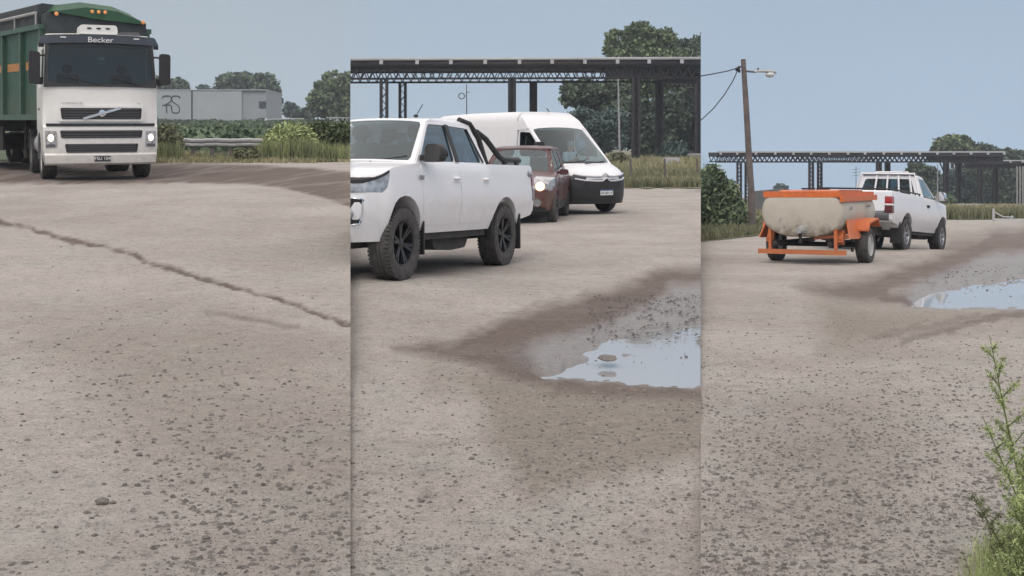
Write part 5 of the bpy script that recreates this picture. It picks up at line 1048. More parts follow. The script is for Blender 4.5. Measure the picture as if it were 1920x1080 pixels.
bush('yellow green bush beside the truck bumper at the left end of the guard rail', 1, 312, 270, 24, 33, 39.5, 3000, 'olive', .045, 31, extra=((-14,6,14,20),(14,-8,14,18)))
bush('broad light green bush hiding the right end of the guard rail', 1, 545, 270, 40, 33, 39.5, 5200, 'weed', .045, 32, extra=((-26,-6,18,22),(20,4,22,24)))
bush('darker green bush next right from the broad light green one', 1, 600, 270, 34, 34, 40.5, 4600, 'fresh', .048, 33, extra=((-18,2,20,26),(16,8,18,24)))
bush('tall bush at the right end of the hedge row along the left road', 1, 648, 268, 30, 36, 39.5, 4600, 'fresh', .048, 34, extra=((-14,10,16,22),(10,0,20,26)))
bush('low weedy bush under the middle of the guard rail', 1, 470, 290, 30, 10, 39.0, 1400, 'olive', .04, 35)
X, Y, Z = zone(1, 15000, 488, 720, 38.2, 42.5, 0, r_); blades('verge_grass', 'tall loose yellow green grass bank right of the guard rail', 1, X, Y, Z, .2+.85*r_.random(len(X))**.8*(.25+.75*vn(X, Y, .8, 15)), .014, 'bank', 27, .3)
X, Y, Z = zone(1, 5000, 280, 338, 38.2, 42., 0, r_); blades('verge_grass', 'tall yellow green grass between the truck and the guard rail', 1, X, Y, Z, .2+.8*r_.random(len(X))*(.3+.7*vn(X, Y, .8, 16)), .014, 'bank', 28, .3)
def guard_rail():
    root = empty('guard_rail', 'long weathered grey metal guard rail in front of the green field', 'guard rail'); root['level'] = 1
    Y0, x0, x1 = 41., PX(325, 41), PX(540, 41); k = MB(); n_ = 24; wob = [.012*math.sin(i*.9)+.008*math.sin(i*2.9) for i in range(n_+1)]
    prof = [(0,.0),(-.05,.05),(-.05,.10),(.0,.15),(-.05,.20),(-.05,.26),(0,.31),(.015,.31),(.015,0)]; v = []; f = []; m = len(prof)
    for i in range(n_+1):
        X_ = x0+(x1-x0)*i/n_; g_ = G(1, X_, Y0); v += [(X_, Y0+a, g_.z+.40+z+wob[i]) for a, z in prof]
    for i in range(n_):
        for j in range(m): f.append((i*m+j, i*m+(j+1)%m, (i+1)*m+(j+1)%m, (i+1)*m+j))
    f += [tuple(range(m)), tuple(n_*m+j for j in range(m))]; k.add(v, f); k.build('rail', 'galv', root, 40)
    for i in range(0, n_+1, 4):
        X_ = x0+(x1-x0)*i/n_; g_ = G(1, X_, Y0); k = MB(); k.box(X_-.06, X_+.06, Y0+.02, Y0+.14, g_.z-.3, g_.z+.70); k.build('post', 'wood', root)
guard_rail()
def building():
    root = empty('grey_building', 'long flat grey building with a black line logo on its left panel', 'building'); root['level'] = 1
    Y0 = 200; g_ = G(1, PX(400, Y0), Y0).z; z = lambda row: (280-row)/F*Y0+CZ; x = lambda px: PX(px, Y0); w_ = 14
    k = MB(); k.box(x(270), x(358.5), Y0, Y0+w_, g_-1, z(168.5)); k.build('wall', 'wallgrey', root)
    k = MB(); k.box(x(361), x(453), Y0+.05, Y0+w_, g_-1, z(168.5)); k.build('wall', 'wallgrey', root)
    k = MB(); k.box(x(453), x(498), Y0+.35, Y0+w_, g_-1, z(169)); k.build('wall', 'walldark', root)
    k = MB(); k.box(x(358.5), x(361), Y0-.03, Y0+1, g_-1, z(169.5)); k.build('drain_strip', 'ink', root)
    k = MB(); k.box(x(268), x(499), Y0-.08, Y0+w_, z(169.3), z(167.8)); k.build('coping', 'edge', root)
    k = MB(); k.box(x(485), x(498.5), Y0+.27, Y0+.36, z(203), z(190)); k.build('window', 'glassdark', root); k = MB(); [k.box(x(485), x(498), Y0+.24, Y0+.28, z(r_)+0, z(r_)+.08) for r_ in (193,197,201)]; k.build('window_bars', 'grey', root)
    k = MB(); k.box(x(484), x(499), Y0+.2, Y0+.36, z(224), z(221)); k.build('dark_sill', 'ink', root)
    c_ = lambda pts: [(x(280+a/3.858), Y0-.05, z(120+b_/3.858)) for a, b_ in pts]
    k = MB()
    for pts in ([(94,248),(100,234),(112,231),(148,231),(157,240),(160,262),(150,275),(130,287),(108,297),(96,298)], [(118,300),(125,305),(126,355)], [(126,296),(150,296),(160,304),(162,338),(170,350),(184,354),(206,353),(217,344),(219,318),(208,300),(172,275),(162,258),(163,240),(172,231),(208,231),(218,236),(221,249)]): k.tube(c_(pts), .085, 6)
    k.build('logo', 'ink', root, 60)
building()
def truss_barrier():
    root = empty('truss_barrier', 'white lattice barrier in the hedge at the right of the left road', 'barrier'); root['level'] = 1; Y0 = 120; k = MB(); z = lambda row: (280-row)/F*Y0+CZ
    for ra, rb in ((221, 221.5), (235, 236)): k.tube([(PX(612, Y0), Y0, z(ra)), (PX(690, Y0), Y0, z(rb))], .05, 6)
    k.build('rail', 'edge', root); k = MB()
    for i in range(8): a = 626+i*8; k.tube([(PX(a, Y0), Y0, z(221.3)), (PX(a+4, Y0), Y0, z(235))], .03, 5); k.tube([(PX(a+4, Y0), Y0, z(235)), (PX(a+8, Y0), Y0, z(221.4))], .03, 5)
    k.build('lattice', 'edge', root); k = MB(); k.box(PX(630, Y0), PX(631, Y0)+.05, Y0, Y0+.1, z(250), z(221)); k.build('post', 'edge', root)
    k = MB(); k.tube([(PX(503, Y0), Y0, z(224)), (PX(570, Y0), Y0, z(222.5))], .05, 6); k.ell((PX(499, Y0), Y0, z(225)), (.18, .1, .18)); k.build('loose_pipe', 'edge', root)
truss_barrier()

# ---------------------------------------------------------------- steel gantries: a deck with a white edge on a lattice beam and paired lattice posts
def gantry(lv, label, Y, s0, xs0, xs1, top_row, bot_row, pairs, base_row, tabs, lat=True, gname='steel gantries', slope=0., depth=5., thick=None, panel_from=None, ramp=None):
    """all lengths from the photo at distance Y; a second beam and posts behind give it depth"""
    root = empty('steel_gantry', label, 'gantry'); root['level'] = lv; k_ = F/Y; z = lambda row: (280-row)/k_+CZ; x = lambda px: PX(px, Y)
    top_ = lambda px: z(top_row+slope*(px-985)); H = (bot_row-top_row)/k_; X0, X1 = x(xs0), x(xs1)
    ez = lambda X_: top_(960+X_*k_)
    def long_bar(nm, mat, z0, z1, y0, y1):          # z measured down from the top edge
        k = MB(); v = []; A, B = ez(X0), ez(X1); v = [(X0, y0, A-z1), (X1, y0, B-z1), (X1, y1, B-z1), (X0, y1, A-z1), (X0, y0, A-z0), (X1, y0, B-z0), (X1, y1, B-z0), (X0, y1, A-z0)]
        k.add(v, [(0,3,2,1),(4,5,6,7),(0,1,5,4),(1,2,6,5),(2,3,7,6),(3,0,4,7)]); return k.build(nm, mat, root)
    long_bar('deck', 'steel', H*.12, H*.42, Y-.35, Y+depth+.35)
    long_bar('white_edge', 'edge', 0, H*.125, Y-.45, Y-.30)
    for t_ in tabs: k = MB(); X_ = x(t_); k.box(X_-.13, X_+.13, Y-.48, Y-.36, ez(X_)-H*.30, ez(X_)-H*.11); k.build('bracket', 'edge', root)
    for yb in (Y, Y+depth):
        k = MB(); c = H*.045
        for zz in (H*.46, H*.955): k.add(*(lambda A, B: ([(X0, yb-.12, A-zz-c), (X1, yb-.12, B-zz-c), (X1, yb+.12, B-zz-c), (X0, yb+.12, A-zz-c), (X0, yb-.12, A-zz+c), (X1, yb-.12, B-zz+c), (X1, yb+.12, B-zz+c), (X0, yb+.12, A-zz+c)], [(0,3,2,1),(4,5,6,7),(0,1,5,4),(1,2,6,5),(2,3,7,6),(3,0,4,7)]))(ez(X0), ez(X1)))
        k.build('beam_chord', 'steel', root); k = MB(); st = H*.42; n_ = int((X1-X0)/st)
        for i in range(n_):
            a = X0+i*st; b_ = a+st/2; za, zb = ez(a)-H*.46, ez(b_)-H*.955
            for yy in (yb-.10, yb+.10): k.bar((a, yy, za), (b_, yy, zb), .075, .06); k.bar((b_, yy, zb), (a+st, yy, za), .075, .06)
        k.build('lattice', 'steel', root)
    if panel_from:
        k = MB(); xa = x(panel_from); k.box(xa, X1, Y+.15, Y+.2, ez(xa)-H*.93, ez(xa)-H*.40); k.build('side_panel', 'steel', root)
    pw = thick or 15/k_
    for pi, ppx in enumerate(pairs):
        for yb in ((Y, Y+depth)[pi % 2],):
            X_ = PX(ppx, yb); g_ = G(lv, X_, yb).z; zt = ez(X_)-H*.95; k = MB(); w_ = pw*.5
            for sx_ in (-w_, w_):
                for sy_ in (-w_, w_): k.bar((X_+sx_*.72, yb+sy_*.7, g_-.3), (X_+sx_*.72, yb+sy_*.7, zt), pw*.34, pw*.3)
            nn = max(4, int((zt-g_)/(pw*.8)))
            for i in range(nn):
                za = g_+(zt-g_)*i/nn; zb = g_+(zt-g_)*(i+1)/nn; s_ = 1 if i % 2 else -1
                for sy_ in (-w_*.7, w_*.7): k.bar((X_-s_*w_*.7, yb+sy_, za), (X_+s_*w_*.7, yb+sy_, zb), pw*.30, .03)
            if ppx in DARKP: k.box(X_-w_*.9, X_+w_*.9, yb-.05, yb+.05, g_-.3, zt)
            k.box(X_-w_*1.3, X_+w_*1.3, yb-w_*1.3, yb+w_*1.3, g_-.3, g_+.15); k.build('lattice_post', 'steel', root)
    return root
DARKP = {1192, 1236, 1309, 960, 1000, 1774, 1797, 1838, 1866, 1648, 1664}
gantry(2, 'wide black steel lattice gantry behind the white pickup and the van', 88, 0, 600, 1380, 108.5, 148.5, [720, 755, 960, 1000, 1192, 1236], 300, [716,783,846,910,974,1035,1096,1157,1216,1277,1337], slope=-.003, panel_from=1135)
gantry(2, 'lower black gantry partly behind the wide one, at the right edge of the middle scene', 104, 0, 1246, 1400, 137, 158, [1309, 1352], 296, [1290], slope=0, depth=4, panel_from=1246)
gantry(3, 'long black steel lattice gantry behind the lamp post and orange trailer', 135, 0, 1343, 1882, 283.5, 305, [1386,1401,1521,1537,1648,1664,1774,1797], 388, [1350,1381,1416,1452,1486,1519,1553,1588,1620,1655,1688,1722,1755,1786,1818,1850,1880], slope=0, thick=.55, depth=5, panel_from=1740)
gantry(3, 'shorter black gantry at the far right behind the long one', 150, 0, 1812, 2000, 300, 316, [1838,1866], 386, [1892,1915], slope=0, thick=.55, depth=4, panel_from=1812)
def thin_pole(lv, px, r0, Y, label, w_=.08, head=None, base=None, mat='galv', lean=0):
    root = empty('light_pole', label, 'pole'); root['level'] = lv; g_ = at(lv, px, Y); k = MB(); X_ = PX(px, Y); zt = (280-r0)/F*Y+CZ
    k.tube([(X_+lean, Y, g_.z-.3), (X_+lean*.5, Y, (g_.z+zt)/2), (X_, Y, zt)], [w_, w_*.85, w_*.6], 8); k.build('pole', mat, root, 60)
    if head == 'ring':
        k = MB(); c = Vector((PX(px-9.5, Y), Y, (280-180)/F*Y+CZ)); rr = 5.5/F*Y; k.tube([c+Vector((math.cos(t)*rr, 0, math.sin(t)*rr)) for t in fr(0, 2*PI, 20)], .05, 6); k.tube([c+Vector((rr, 0, 0)), (X_, Y, c.z)], .03, 5); k.build('ring', 'grey', root, 60)
        k = MB(); k.tube([(X_-.1, Y, (280-173)/F*Y+CZ), (X_+.35, Y, (280-173)/F*Y+CZ)], .03, 5); k.build('crossbar', 'grey', root)
    if head == 'arm': k = MB(); k.tube([(X_, Y, zt), (X_-.6, Y, zt+.1)], .03, 5); k.ell((X_-.85, Y, zt+.10), (.3,.12,.06)); k.build('lamp_head', 'edge', root)
    if head == 'aerial':
        k = MB(); [k.tube([(X_-.5, Y, zt-.4-.4*i), (X_+.5, Y, zt-.3-.4*i)], .025, 5) for i in range(3)]; k.build('aerial', 'grey', root)
    return root
thin_pole(2, 1159, 148, 80, 'slender pale lamp post right of the van, in front of the trees', .075, lean=.12)
thin_pole(2, 875, 158, 120, 'distant thin pole carrying a ring, seen under the gantry', .07, 'ring', mat='grey')
thin_pole(3, 1758, 307, 120, 'slender pale post just right of the single cab pickup', .07)
thin_pole(3, 1605, 312, 150, 'distant spiky aerial mast above the single cab pickup roof', .05, 'aerial', mat='grey')
# trees of level 2
GM = 'tall trees behind the gantry'
px_tree('tree', 'tall spreading tree with open top branches, rising over the gantry', 2, 112, 1225, 292, [(1195,95,34,26),(1160,72,22,16),(1200,58,24,16),(1244,74,22,20),(1228,100,40,22),(1145,92,14,14),(1170,105,26,18),(1255,120,36,26),(1210,150,50,30),(1215,64,12,10)], .20, 15000, 'mid', .45, 41, group=GM, clump=.20)
px_tree('tree', 'dense dark tree at the right edge of the middle scene, top above the gantry', 2, 120, 1300, 292, [(1290,100,36,26),(1320,110,36,40),(1275,130,40,34),(1305,170,50,50),(1300,225,50,40),(1265,95,22,14)], .22, 15000, 'dark', .5, 42, group=GM)
px_tree('tree', 'dark leafy tree whose left branches droop beside the van roof', 2, 108, 1110, 292, [(1095,175,34,22),(1075,165,24,14),(1070,185,18,14),(1125,190,40,30),(1105,205,22,18),(1150,175,30,26),(1130,225,36,26)], .19, 12000, 'dark', .35, 43, group=GM, clump=.20)
px_tree('tree', 'grey green scrubby tree between the van and the pale lamp post', 2, 102, 1120, 290, [(1120,240,30,24),(1100,218,22,14),(1085,212,16,10),(1140,258,26,22),(1150,225,26,22),(1125,275,20,14),(1160,262,16,20)], .17, 8000, 'bluish', .25, 44, group=GM, clump=.20)
px_tree('tree', 'dark undergrowth tree between the pairs of gantry posts', 2, 104, 1210, 290, [(1190,215,36,34),(1225,240,32,34),(1180,245,26,30),(1210,268,30,20),(1255,215,34,36),(1240,262,28,22)], .20, 11000, 'dark', .35, 45, group=GM)
px_tree('tree', 'bluish green tree low at the right behind the last gantry posts', 2, 106, 1275, 290, [(1275,235,30,30),(1300,250,30,30),(1262,262,24,18),(1310,210,26,30)], .20, 8000, 'bluish', .3, 46, group=GM)
bush('small olive bush at the foot of the pale lamp post', 2, 1160, 285, 16, 10, 78, 900, 'olive', .09, 47, 'bushes by the gantry')
bush('dark twiggy bush between the feet of the right hand gantry posts', 2, 1262, 285, 22, 16, 92, 1500, 'bluish', .11, 48, 'bushes by the gantry')
r_ = np.random.default_rng(51)
X, Y, Z = zone(2, 26000, 640, 1330, 47.2, 100, 0, r_, 1.3); blades('dry_grass', 'pale dry grass on the flat ground under the gantry', 2, X, Y, Z, .15+.30*r_.random(len(X)), .035, 'dry', 52)
X, Y, Z = zone(2, 14000, 640, 1330, 47.0, 62, 0, r_, 1.6); blades('verge_grass', 'tall olive grass along the road verge right of the van', 2, X, Y, Z, .25+.5*r_.random(len(X))*vn(X, Y, .7, 4), .022, 'olive', 53)
def ground_cover(nm, lv, px0, px1, Y0, Y1, mat, dz=.03):
    k = MB(); v = []; f = []; nx_, ny_ = 40, 16
    for j in range(ny_+1):
        for i in range(nx_+1):
            Y_ = Y0+(Y1-Y0)*(j/ny_)**1.5; pxx = px0+(px1-px0)*i/nx_; Yw = Y_+(float(vn(pxx, 0., .05, 61))-.5)*1.6*(1-j/ny_); g_ = at(lv, pxx, Yw, dz); v.append(g_)
    for j in range(ny_):
        for i in range(nx_): a = j*(nx_+1)+i; f.append((a, a+1, a+nx_+2, a+nx_+1))
    k.add(v, f); o = k.build(nm, mat, None, 60); o['kind'] = 'structure'; o['level'] = lv; return o
mt['soil'] = M('grassy_soil', (.20, .19, .12), .95, var=.25, ns=.7, col2=(.12, .125, .07), bump=.4, bs=3)
mt['fieldsoil'] = M('green_field_soil', (.07, .095, .045), .95, var=.2, ns=.5, col2=(.045, .065, .03))
ground_cover('verge', 2, 620, 1340, 46.5, 600, 'soil'); ground_cover('verge', 1, -900, 700, 38.4, 900, 'fieldsoil')
def slabs(lv, px0, px1, row, Y, label, h=.16, mat='edge', nm='concrete_slab'):
    k = MB(); g_ = at(lv, (px0+px1)/2, Y).z; k.prism(rnd([(PX(px0, Y), Y), (PX(px1, Y), Y), (PX(px1, Y), Y+1.6), (PX(px0, Y), Y+1.6)], .2), 'xy', g_-.1, g_+.28+h); o = k.build(nm, mat); tag(o, label, 'slab', 'slabs by the gantry'); o['level'] = lv
slabs(2, 1248, 1276, 303, 78, 'pale concrete slab lying in the grass right of the gantry posts')
slabs(2, 1286, 1330, 291, 96, 'pale strip of slab by the last gantry post at the right edge')
def wire_posts(lv, pxs, Y, h, grp, lab, r=.05):
    for i, a in enumerate(pxs):
        k = MB(); g_ = at(lv, a, Y); k.tube([g_-Vector((0,0,.3)), g_+Vector((.02,0,h*.5)), g_+Vector((0,0,h))], [r, r, r*.8], 6); o = k.build('fence_post', 'wood', None, 60); tag(o, lab[i], 'post', grp); o['level'] = lv
wire_posts(2, [1182, 1246, 1307], 52, 1.05, 'thin fence posts on the verge', ['thin grey fence post in the grass just right of the van', 'middle thin fence post on the grass verge', 'thin fence post on the verge nearest the right edge of the middle scene'])

# ---------------------------------------------------------------- level 3: lamp post, wall, trees, barrier, weeds
def street_lamp():
    root = empty('street_lamp', 'leaning wooden lamp post with a cobra head lamp left of the orange trailer', 'street lamp'); root['level'] = 3; Y = 42; k = MB(); g_ = at(3, 1411, Y); z = lambda row: (280-row)/F*Y+CZ
    q = [(1411, None), (1409, 370), (1403.5, 280), (1398.5, 190), (1393.5, 111)]; pts = [(PX(a, Y), Y, g_.z-.3 if b_ is None else z(b_)) for a, b_ in q]; k.tube(pts, [.14, .125, .11, .10, .085], 12); k.build('pole', 'wood', root, 60)
    k = MB(); k.tube([(PX(1396, Y), Y, z(133)), (PX(1404, Y), Y, z(134)), (PX(1417, Y), Y, z(135))], .035, 8); k.tube([(PX(1395, Y), Y, z(141)), (PX(1399, Y), Y, z(135))], .02, 6); k.build('arm', 'grey', root)
    k = MB(); v = []; f = []; sec_ = [(1414,135,2.2),(1420,134,3.6),(1432,134,4.2),(1445,134.5,5),(1453,136,4),(1456,137,1.5)]; n_ = 12; s_ = Y/F
    for a, b_, r in sec_:
        for j in range(n_): t = 2*PI*j/n_; v.append((PX(a, Y), Y+math.cos(t)*r*s_*1.2, z(b_)+math.sin(t)*r*s_*(.75 if math.sin(t) > 0 else .5)))
    for i in range(len(sec_)-1):
        for j in range(n_): f.append((i*n_+j, i*n_+(j+1)%n_, (i+1)*n_+(j+1)%n_, (i+1)*n_+j))
    f += [tuple(range(n_)), tuple((len(sec_)-1)*n_+j for j in range(n_))]; k.add(v, f); h_ = k.build('lamp_head', 'galv', root, 50)
    k = MB(); k.ell((PX(1444, Y), Y, z(140)), (9*s_, .16, 5.5*s_), 16, 10); k.build('diffuser', M('lamp_bowl', (.62,.64,.64), .25, coat=1), h_, 60)
    k = MB(); k.tube([(PX(1421, Y), Y, z(131)), (PX(1421.5, Y), Y, z(127))], .03, 6); k.build('photocell', 'grey', h_)
    k = MB(); k.tube([(PX(1384, Y), Y, z(128)), (PX(1394, Y), Y, z(122))], .03, 6); [k.ell((PX(a, Y), Y, z(b_)), (.05,.05,.07)) for a, b_ in ((1385,127),(1381,130),(1386,133))]; k.build('insulator', 'black', root)
    for lab, a in (('upper sagging power cable running from the lamp post to the left', [(1385,127),(1365,133),(1340,138),(1318,142),(1290,146)]), ('lower power cable dropping steeply from the lamp post to the left', [(1384,130),(1374,152),(1358,178),(1338,203),(1318,222),(1290,244)])):
        k = MB(); k.tube([(PX(p_[0], Y-i*.8), Y-i*.8, (280-p_[1])/F*(Y-i*.8)+CZ) for i, p_ in enumerate(a)], .019, 6); o = k.build('power_cable', 'cable', None, 60); tag(o, lab, 'cable', 'cables on the lamp post'); o['level'] = 3
street_lamp()
ground_cover('verge', 3, 1300, 2100, 61, 700, 'soil')
def verge3():
    # grassy ground left of the road, reaching nearer than the right hand verge
    k = MB(); v = []; f = []; edge = [(1300,456),(1340,452),(1380,447),(1420,442),(1450,434),(1480,424),(1520,415)]; n_ = len(edge)
    for a, b_ in edge: Y_ = ground_Y(3, b_); v.append(at(3, a, Y_, .02))
    for a, b_ in edge: v.append(at(3, a, 66, .04))
    for i in range(n_-1): f.append((i, i+1, n_+i+1, n_+i))
    k.add(v, f); o = k.build('verge', 'soil', None, 60); o['kind'] = 'structure'; o['level'] = 3
verge3()
r_ = np.random.default_rng(71); m_ = 16000; a = 1300+230*r_.random(m_); lo = np.interp(a, [1300,1340,1380,1420,1450,1480,1520], [455,451,446,441,433,423,414]); b_ = lo-(lo-404)*r_.random(m_)**1.2
Yt = F*1.22/(b_-368); X = (a-960)/F*Yt; Z = gz(3, X, Yt)+CZ; blades('verge_grass', 'olive grass bank at the left road edge below the leafy bush', 3, X, Yt, Z, .10+.32*r_.random(m_)*vn(X, Yt, .9, 3), .018, 'olive', 72)
X, Y, Z = zone(3, 22000, 1310, 1960, 61.5, 130, 0, r_, 1.5); blades('dry_grass', 'pale dry grass field around the feet of the long gantry', 3, X, Y, Z, .2+.4*r_.random(len(X)), .05, 'dry', 73)
X, Y, Z = zone(3, 5000, 1700, 1960, 61.3, 70, 0, r_, 1.5); blades('verge_grass', 'olive grass strip beyond the road right of the pickup', 3, X, Y, Z, .3+.4*r_.random(len(X)), .03, 'olive', 74)
def wall3():
    k = MB(); Y0 = 68; z = lambda row: (280-row)/F*Y0+CZ; v = [(PX(1404, Y0), Y0), (PX(1470, Y0+6), Y0+6), (PX(1470, Y0+6), Y0+6.25), (PX(1404, Y0), Y0+.25)]
    g_ = at(3, 1430, Y0).z; k.prism(v, 'xy', g_-.5, z(359.5), ); o = k.build('concrete_wall', 'concrete'); tag(o, 'low grey concrete wall behind the foot of the leaning lamp post', 'wall'); o['level'] = 3
wall3()
bush('big leafy bush at the left edge beside the leaning lamp post', 3, 1338, 370, 34, 46, 44, 7500, 'mid', .065, 81, 'bushes near the lamp post', extra=((-6,44,26,26),(28,22,16,22),(-20,20,30,40),(6,-20,34,26)))
bush('sparse shrub with small leaves right next to the big leafy bush', 3, 1372, 385, 20, 28, 46, 2200, 'mid', .06, 82, 'bushes near the lamp post', extra=((4,20,14,20),(10,0,16,14)))
bush('dry scrub at the foot of the leaning lamp post', 3, 1392, 405, 26, 14, 48, 1800, 'olive', .05, 83, 'bushes near the lamp post')
px_tree('tree', 'lone round tree far away above the grey wall', 3, 260, 1465, 369, [(1465,352,11,7),(1462,357,10,6),(1470,358,9,5)], .45, 1600, 'bluish', .3, 84)
G3 = 'dark trees at the right'
px_tree('tree', 'tall tree with open round top above the long gantry', 3, 165, 1790, 385, [(1785,275,26,18),(1765,270,14,11),(1785,262,14,8),(1808,266,14,11),(1800,285,30,18),(1752,280,7,6),(1770,290,20,10)], .26, 9000, 'mid', .45, 91, group=G3, clump=.2)
px_tree('tree', 'dark tree right of the open topped one, sloping down over the gantry end', 3, 175, 1850, 385, [(1835,285,26,16),(1860,290,26,16),(1885,295,24,14),(1850,320,44,34),(1835,350,40,30),(1880,345,40,38)], .28, 12000, 'dark', .45, 92, group=G3)
px_tree('tree', 'dark tree mass meeting the right edge of the picture', 3, 178, 1915, 385, [(1915,300,26,16),(1935,305,26,20),(1915,335,40,34),(1900,360,36,24),(1940,350,40,34)], .28, 9000, 'dark', .45, 93, group=G3)
px_tree('tree', 'low dark tree whose branches hang left of the slender post', 3, 158, 1725, 385, [(1722,320,20,12),(1712,312,12,7),(1740,330,22,18),(1745,355,22,20),(1758,375,26,12),(1728,340,12,10)], .24, 6500, 'dark', .3, 94, group=G3, clump=.2)
px_tree('tree', 'grey green scrub tree behind the second pair of gantry posts', 3, 156, 1800, 385, [(1790,345,30,26),(1815,360,30,22),(1775,365,22,16),(1840,370,26,14)], .24, 6500, 'bluish', .3, 95, group=G3)
bush('dark bush low behind the pickup mirror', 3, 1765, 385, 22, 12, 132, 900, 'hedge', .16, 96, 'bushes near the gantry')
def barrier3():
    root = empty('fallen_barrier', 'white broken barrier lying on the verge at the far right', 'barrier'); root['level'] = 3; Y0 = 58; z = lambda row: (280-row)/F*Y0+CZ; x = lambda a: PX(a, Y0)
    k = MB(); k.box(x(1862), x(1865), Y0, Y0+.1, z(414), z(391)); k.build('post', 'edge', root)
    k = MB(); k.bar((x(1863), Y0, z(411)), (x(1925), Y0, z(411.5)), .1, .07); k.build('rail', 'edge', root); k = MB(); k.bar((x(1866), Y0, z(398)), (x(1880), Y0, z(406)), .08, .05); k.bar((x(1880), Y0, z(406)), (x(1900), Y0, z(407)), .08, .05); k.bar((x(1895), Y0, z(411)), (x(1898), Y0, z(404)), .05); k.build('bent_rail', 'edge', root)
barrier3()
for i, (a, lab) in enumerate(((1907, 'white upright pipe leftmost of the three beside the far right gantry'), (1912.5, 'middle one of the three white upright pipes at the far right'), (1918, 'white upright pipe rightmost of the three at the picture edge'))):
    k = MB(); Y0 = 110; g_ = at(3, a, Y0); k.tube([g_, Vector((g_.x, Y0, (280-312)/F*Y0+CZ))], .07, 8); o = k.build('upright_pipe', 'galv', None, 60); tag(o, lab, 'pipe', 'white pipes at the far right'); o['level'] = 3
slabs(3, 1800, 1850, 391, 118, 'pale slab in the grass between the two right gantries', .1); slabs(3, 1875, 1935, 390, 112, 'reddish slab in the grass at the far right', .1, M('red_slab', (.30,.17,.14), .9))

# ---------------------------------------------------------------- the weed in the foreground
def weed(px, row_tip, px_base, Y, seed, label, n_br, spread=1., lm='weed', hgt=None):
    r = np.random.default_rng(seed); root = bpy.data.objects.new('tall_weed', None); C.objects.link(root); tag(root, label, 'weed', 'weeds at the lower right corner'); root['level'] = 3
    b0 = at(3, px_base, Y); tip = P(px, row_tip, Y); root.location = b0; T = tip-b0; k = MB(); pts = [Vector((0, 0, 0)), T*.3+Vector((.03, 0, 0)), T*.65+Vector((.02, .02, 0)), T]
    def cat(t):
        t *= 3; i = min(2, int(t)); return pts[i].lerp(pts[i+1], t-i)
    k.tube([cat(t) for t in fr(0, 1, 8)], [.0055*(1-.8*t) for t in fr(0, 1, 8)], 6); lv = []
    H_ = T.length
    for i in range(n_br):
        t = .06+.92*i/n_br; s0 = cat(t); a = i*2.4+r.random(); ln = H_*(.42*(1-t)**.8+.05)*(.7+.6*r.random())*spread; d = Vector((math.cos(a), math.sin(a), .9+.5*r.random())).normalized(); mid = s0+d*ln*.5; e_ = s0+d*ln+Vector((0, 0, -.05*ln))
        k.tube([s0, mid, e_], [.0028, .002, .0008], 4); m = int(16+ln*330)
        for j in range(m):
            u = r.random()**.8; p_ = s0.lerp(mid, u*2) if u < .5 else mid.lerp(e_, u*2-1); lv.append(p_+Vector(r.normal(size=3))*.010*(1.3-u))
        for b2 in range(int(4+ln*28)):     # side twigs
            u = .2+.75*r.random(); s1 = s0.lerp(e_, u); d2 = (d+Vector(r.normal(size=3))*.7).normalized(); l2 = ln*.28*(1.1-u); e2 = s1+d2*l2; k.tube([s1, e2], [.0012, .0005], 3)
            for j in range(int(6+l2*200)): lv.append(s1.lerp(e2, r.random())+Vector(r.normal(size=3))*.006)
    k.build('stem', M('green_stem', (.16,.20,.07), .7), root, 60); v, q = leaves(np.array([tuple(p_) for p_ in lv]), .0017, r, elong=4.); mesh_np('foliage', v, q, LM[lm], root); return root
weed(1855, 628, 1925, 3.75, 1, 'tall feathery weed with a pale tip rising highest at the right edge', 24, .55)
weed(1955, 690, 1985, 3.6, 2, 'bushy weed cut by the right edge behind the tall feathery one', 30, .9)
weed(1842, 780, 1965, 3.55, 3, 'leaning weed stem reaching left below the tall feathery one', 18, .42)
weed(1822, 925, 1920, 3.45, 4, 'short weed with pale stems low in the right corner', 18, .6, 'olive')
weed(1915, 930, 1935, 3.3, 5, 'dense soft green weed clump at the very corner', 40, 1.1, 'weed')
weed(1915, 850, 1965, 3.4, 6, 'mid height green weed between the tall one and the corner clump', 30, .7, 'weed')
r_ = np.random.default_rng(77); m_ = 9000; a = 1790+200*r_.random(m_)**.8; Yg = 2.9+1.2*r_.random(m_); keep = (a > 1800+90*(Yg-3.2)+30*r_.normal(size=m_)); a, Yg = a[keep], Yg[keep]; X = (a-960)/F*Yg; Z = gz(3, X, Yg)+CZ
blades('foreground_grass', 'fine grass tufts at the foot of the weeds in the lower right corner', 3, X, Yg, Z, .02+.10*r_.random(len(X)), .0012, 'weed', 78, .6)
keep = r_.random(len(X)) < .3; blades('dry_foreground_grass', 'dry brown grass mixed into the tufts in the corner', 3, X[keep]-.03, Yg[keep], Z[keep], .02+.05*r_.random(keep.sum()), .0012, 'dry', 79, .9)

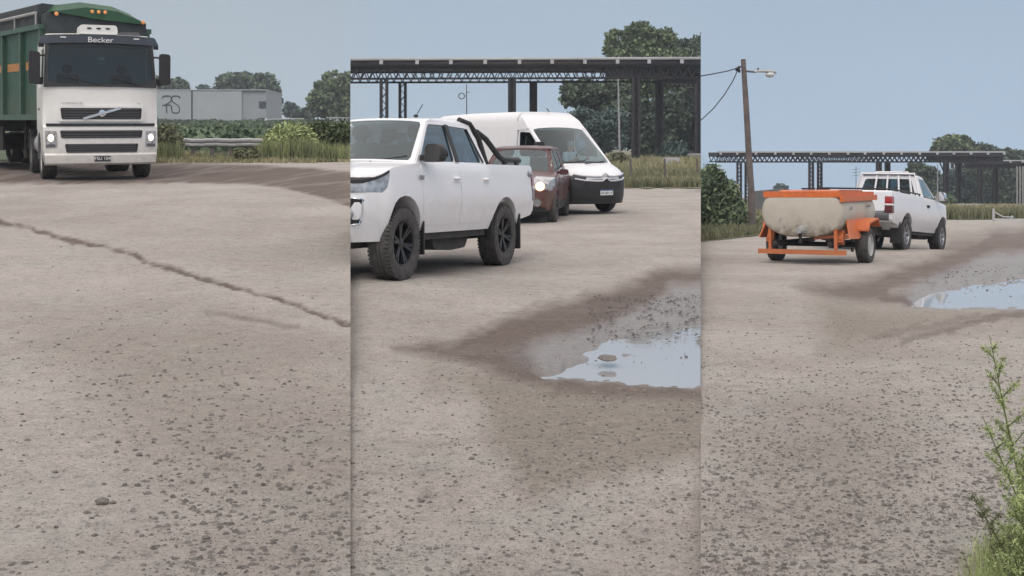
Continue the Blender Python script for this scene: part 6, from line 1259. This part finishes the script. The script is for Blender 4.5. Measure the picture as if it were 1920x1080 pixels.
# ---------------------------------------------------------------- the air
hz = MB(); hz.box(-170, 260, -6, 300, -12.5+CZ-3, 30).build('haze', 'ink', None, 0) if 0 else None
_k = MB(); _k.box(-330, 330, -8, 420, -20, 45); hz = _k.build('haze', 'ink', None, 0); hz['kind'] = 'stuff'; hz.data.materials.clear()
hm = bpy.data.materials.new('pale_air'); hm.use_nodes = True; hm.node_tree.nodes.clear(); ho = hm.node_tree.nodes.new('ShaderNodeOutputMaterial'); hv = hm.node_tree.nodes.new('ShaderNodeVolumePrincipled')
hv.inputs['Color'].default_value = (.86, .92, 1, 1); hv.inputs['Density'].default_value = .0007; hv.inputs['Anisotropy'].default_value = .2; hm.node_tree.links.new(hv.outputs[0], ho.inputs['Volume']); hz.data.materials.append(hm)
# ---------------------------------------------------------------- end everything cleanly at the banks between the three levels
bpy.context.view_layer.update()
LEVEL = {}
def clip_to(o, pl):
    mw = o.matrix_world; imw = mw.inverted(); co_ = Vector((0, 0, CZ))
    ws = [mw @ Vector(c) for c in o.bound_box]
    for seam, sgn in pl:                                   # keep where sgn*(x - seam*y) > 0
        no = Vector((sgn, -sgn*seam, 0)).normalized(); ds = [(w-co_).dot(no) for w in ws]
        if min(ds) >= .001: continue
        if max(ds) <= 0: return False
        if o.data.users > 1: o.data = o.data.copy()
        bm = bmesh.new(); bm.from_mesh(o.data)
        r = bmesh.ops.bisect_plane(bm, geom=bm.verts[:]+bm.edges[:]+bm.faces[:], plane_co=imw @ co_, plane_no=(mw.to_3x3().transposed() @ no).normalized(), clear_inner=True, dist=1e-5)
        es = [e for e in r['geom_cut'] if isinstance(e, bmesh.types.BMEdge) and e.is_boundary]
        if 2 < len(es) < 1500 and o.name.split('.')[0] not in ('crown', 'grass', 'foliage'):
            try: bmesh.ops.holes_fill(bm, edges=es, sides=0)
            except Exception: pass
        n_ = len(bm.faces); bm.to_mesh(o.data); bm.free()
        if not n_: return False
    return True
def top(o):
    while o.parent: o = o.parent
    return o
SE = {1: [(SEAM1, -1)], 2: [(SEAM1, 1), (SEAM2, -1)], 3: [(SEAM2, 1)]}
for o in list(S.objects):
    if o.type != 'MESH': continue
    t = top(o); lv = t.get('level')
    if lv is None: continue
    if not clip_to(o, SE[int(lv)]):
        for ch in list(o.children): ch['drop'] = 1
        o['drop'] = 1
for o in list(S.objects):
    if o.get('drop') or (o.parent and o.parent.get('drop')): bpy.data.objects.remove(o)
for o in S.objects:
    if 'level' in o.keys(): del o['level']
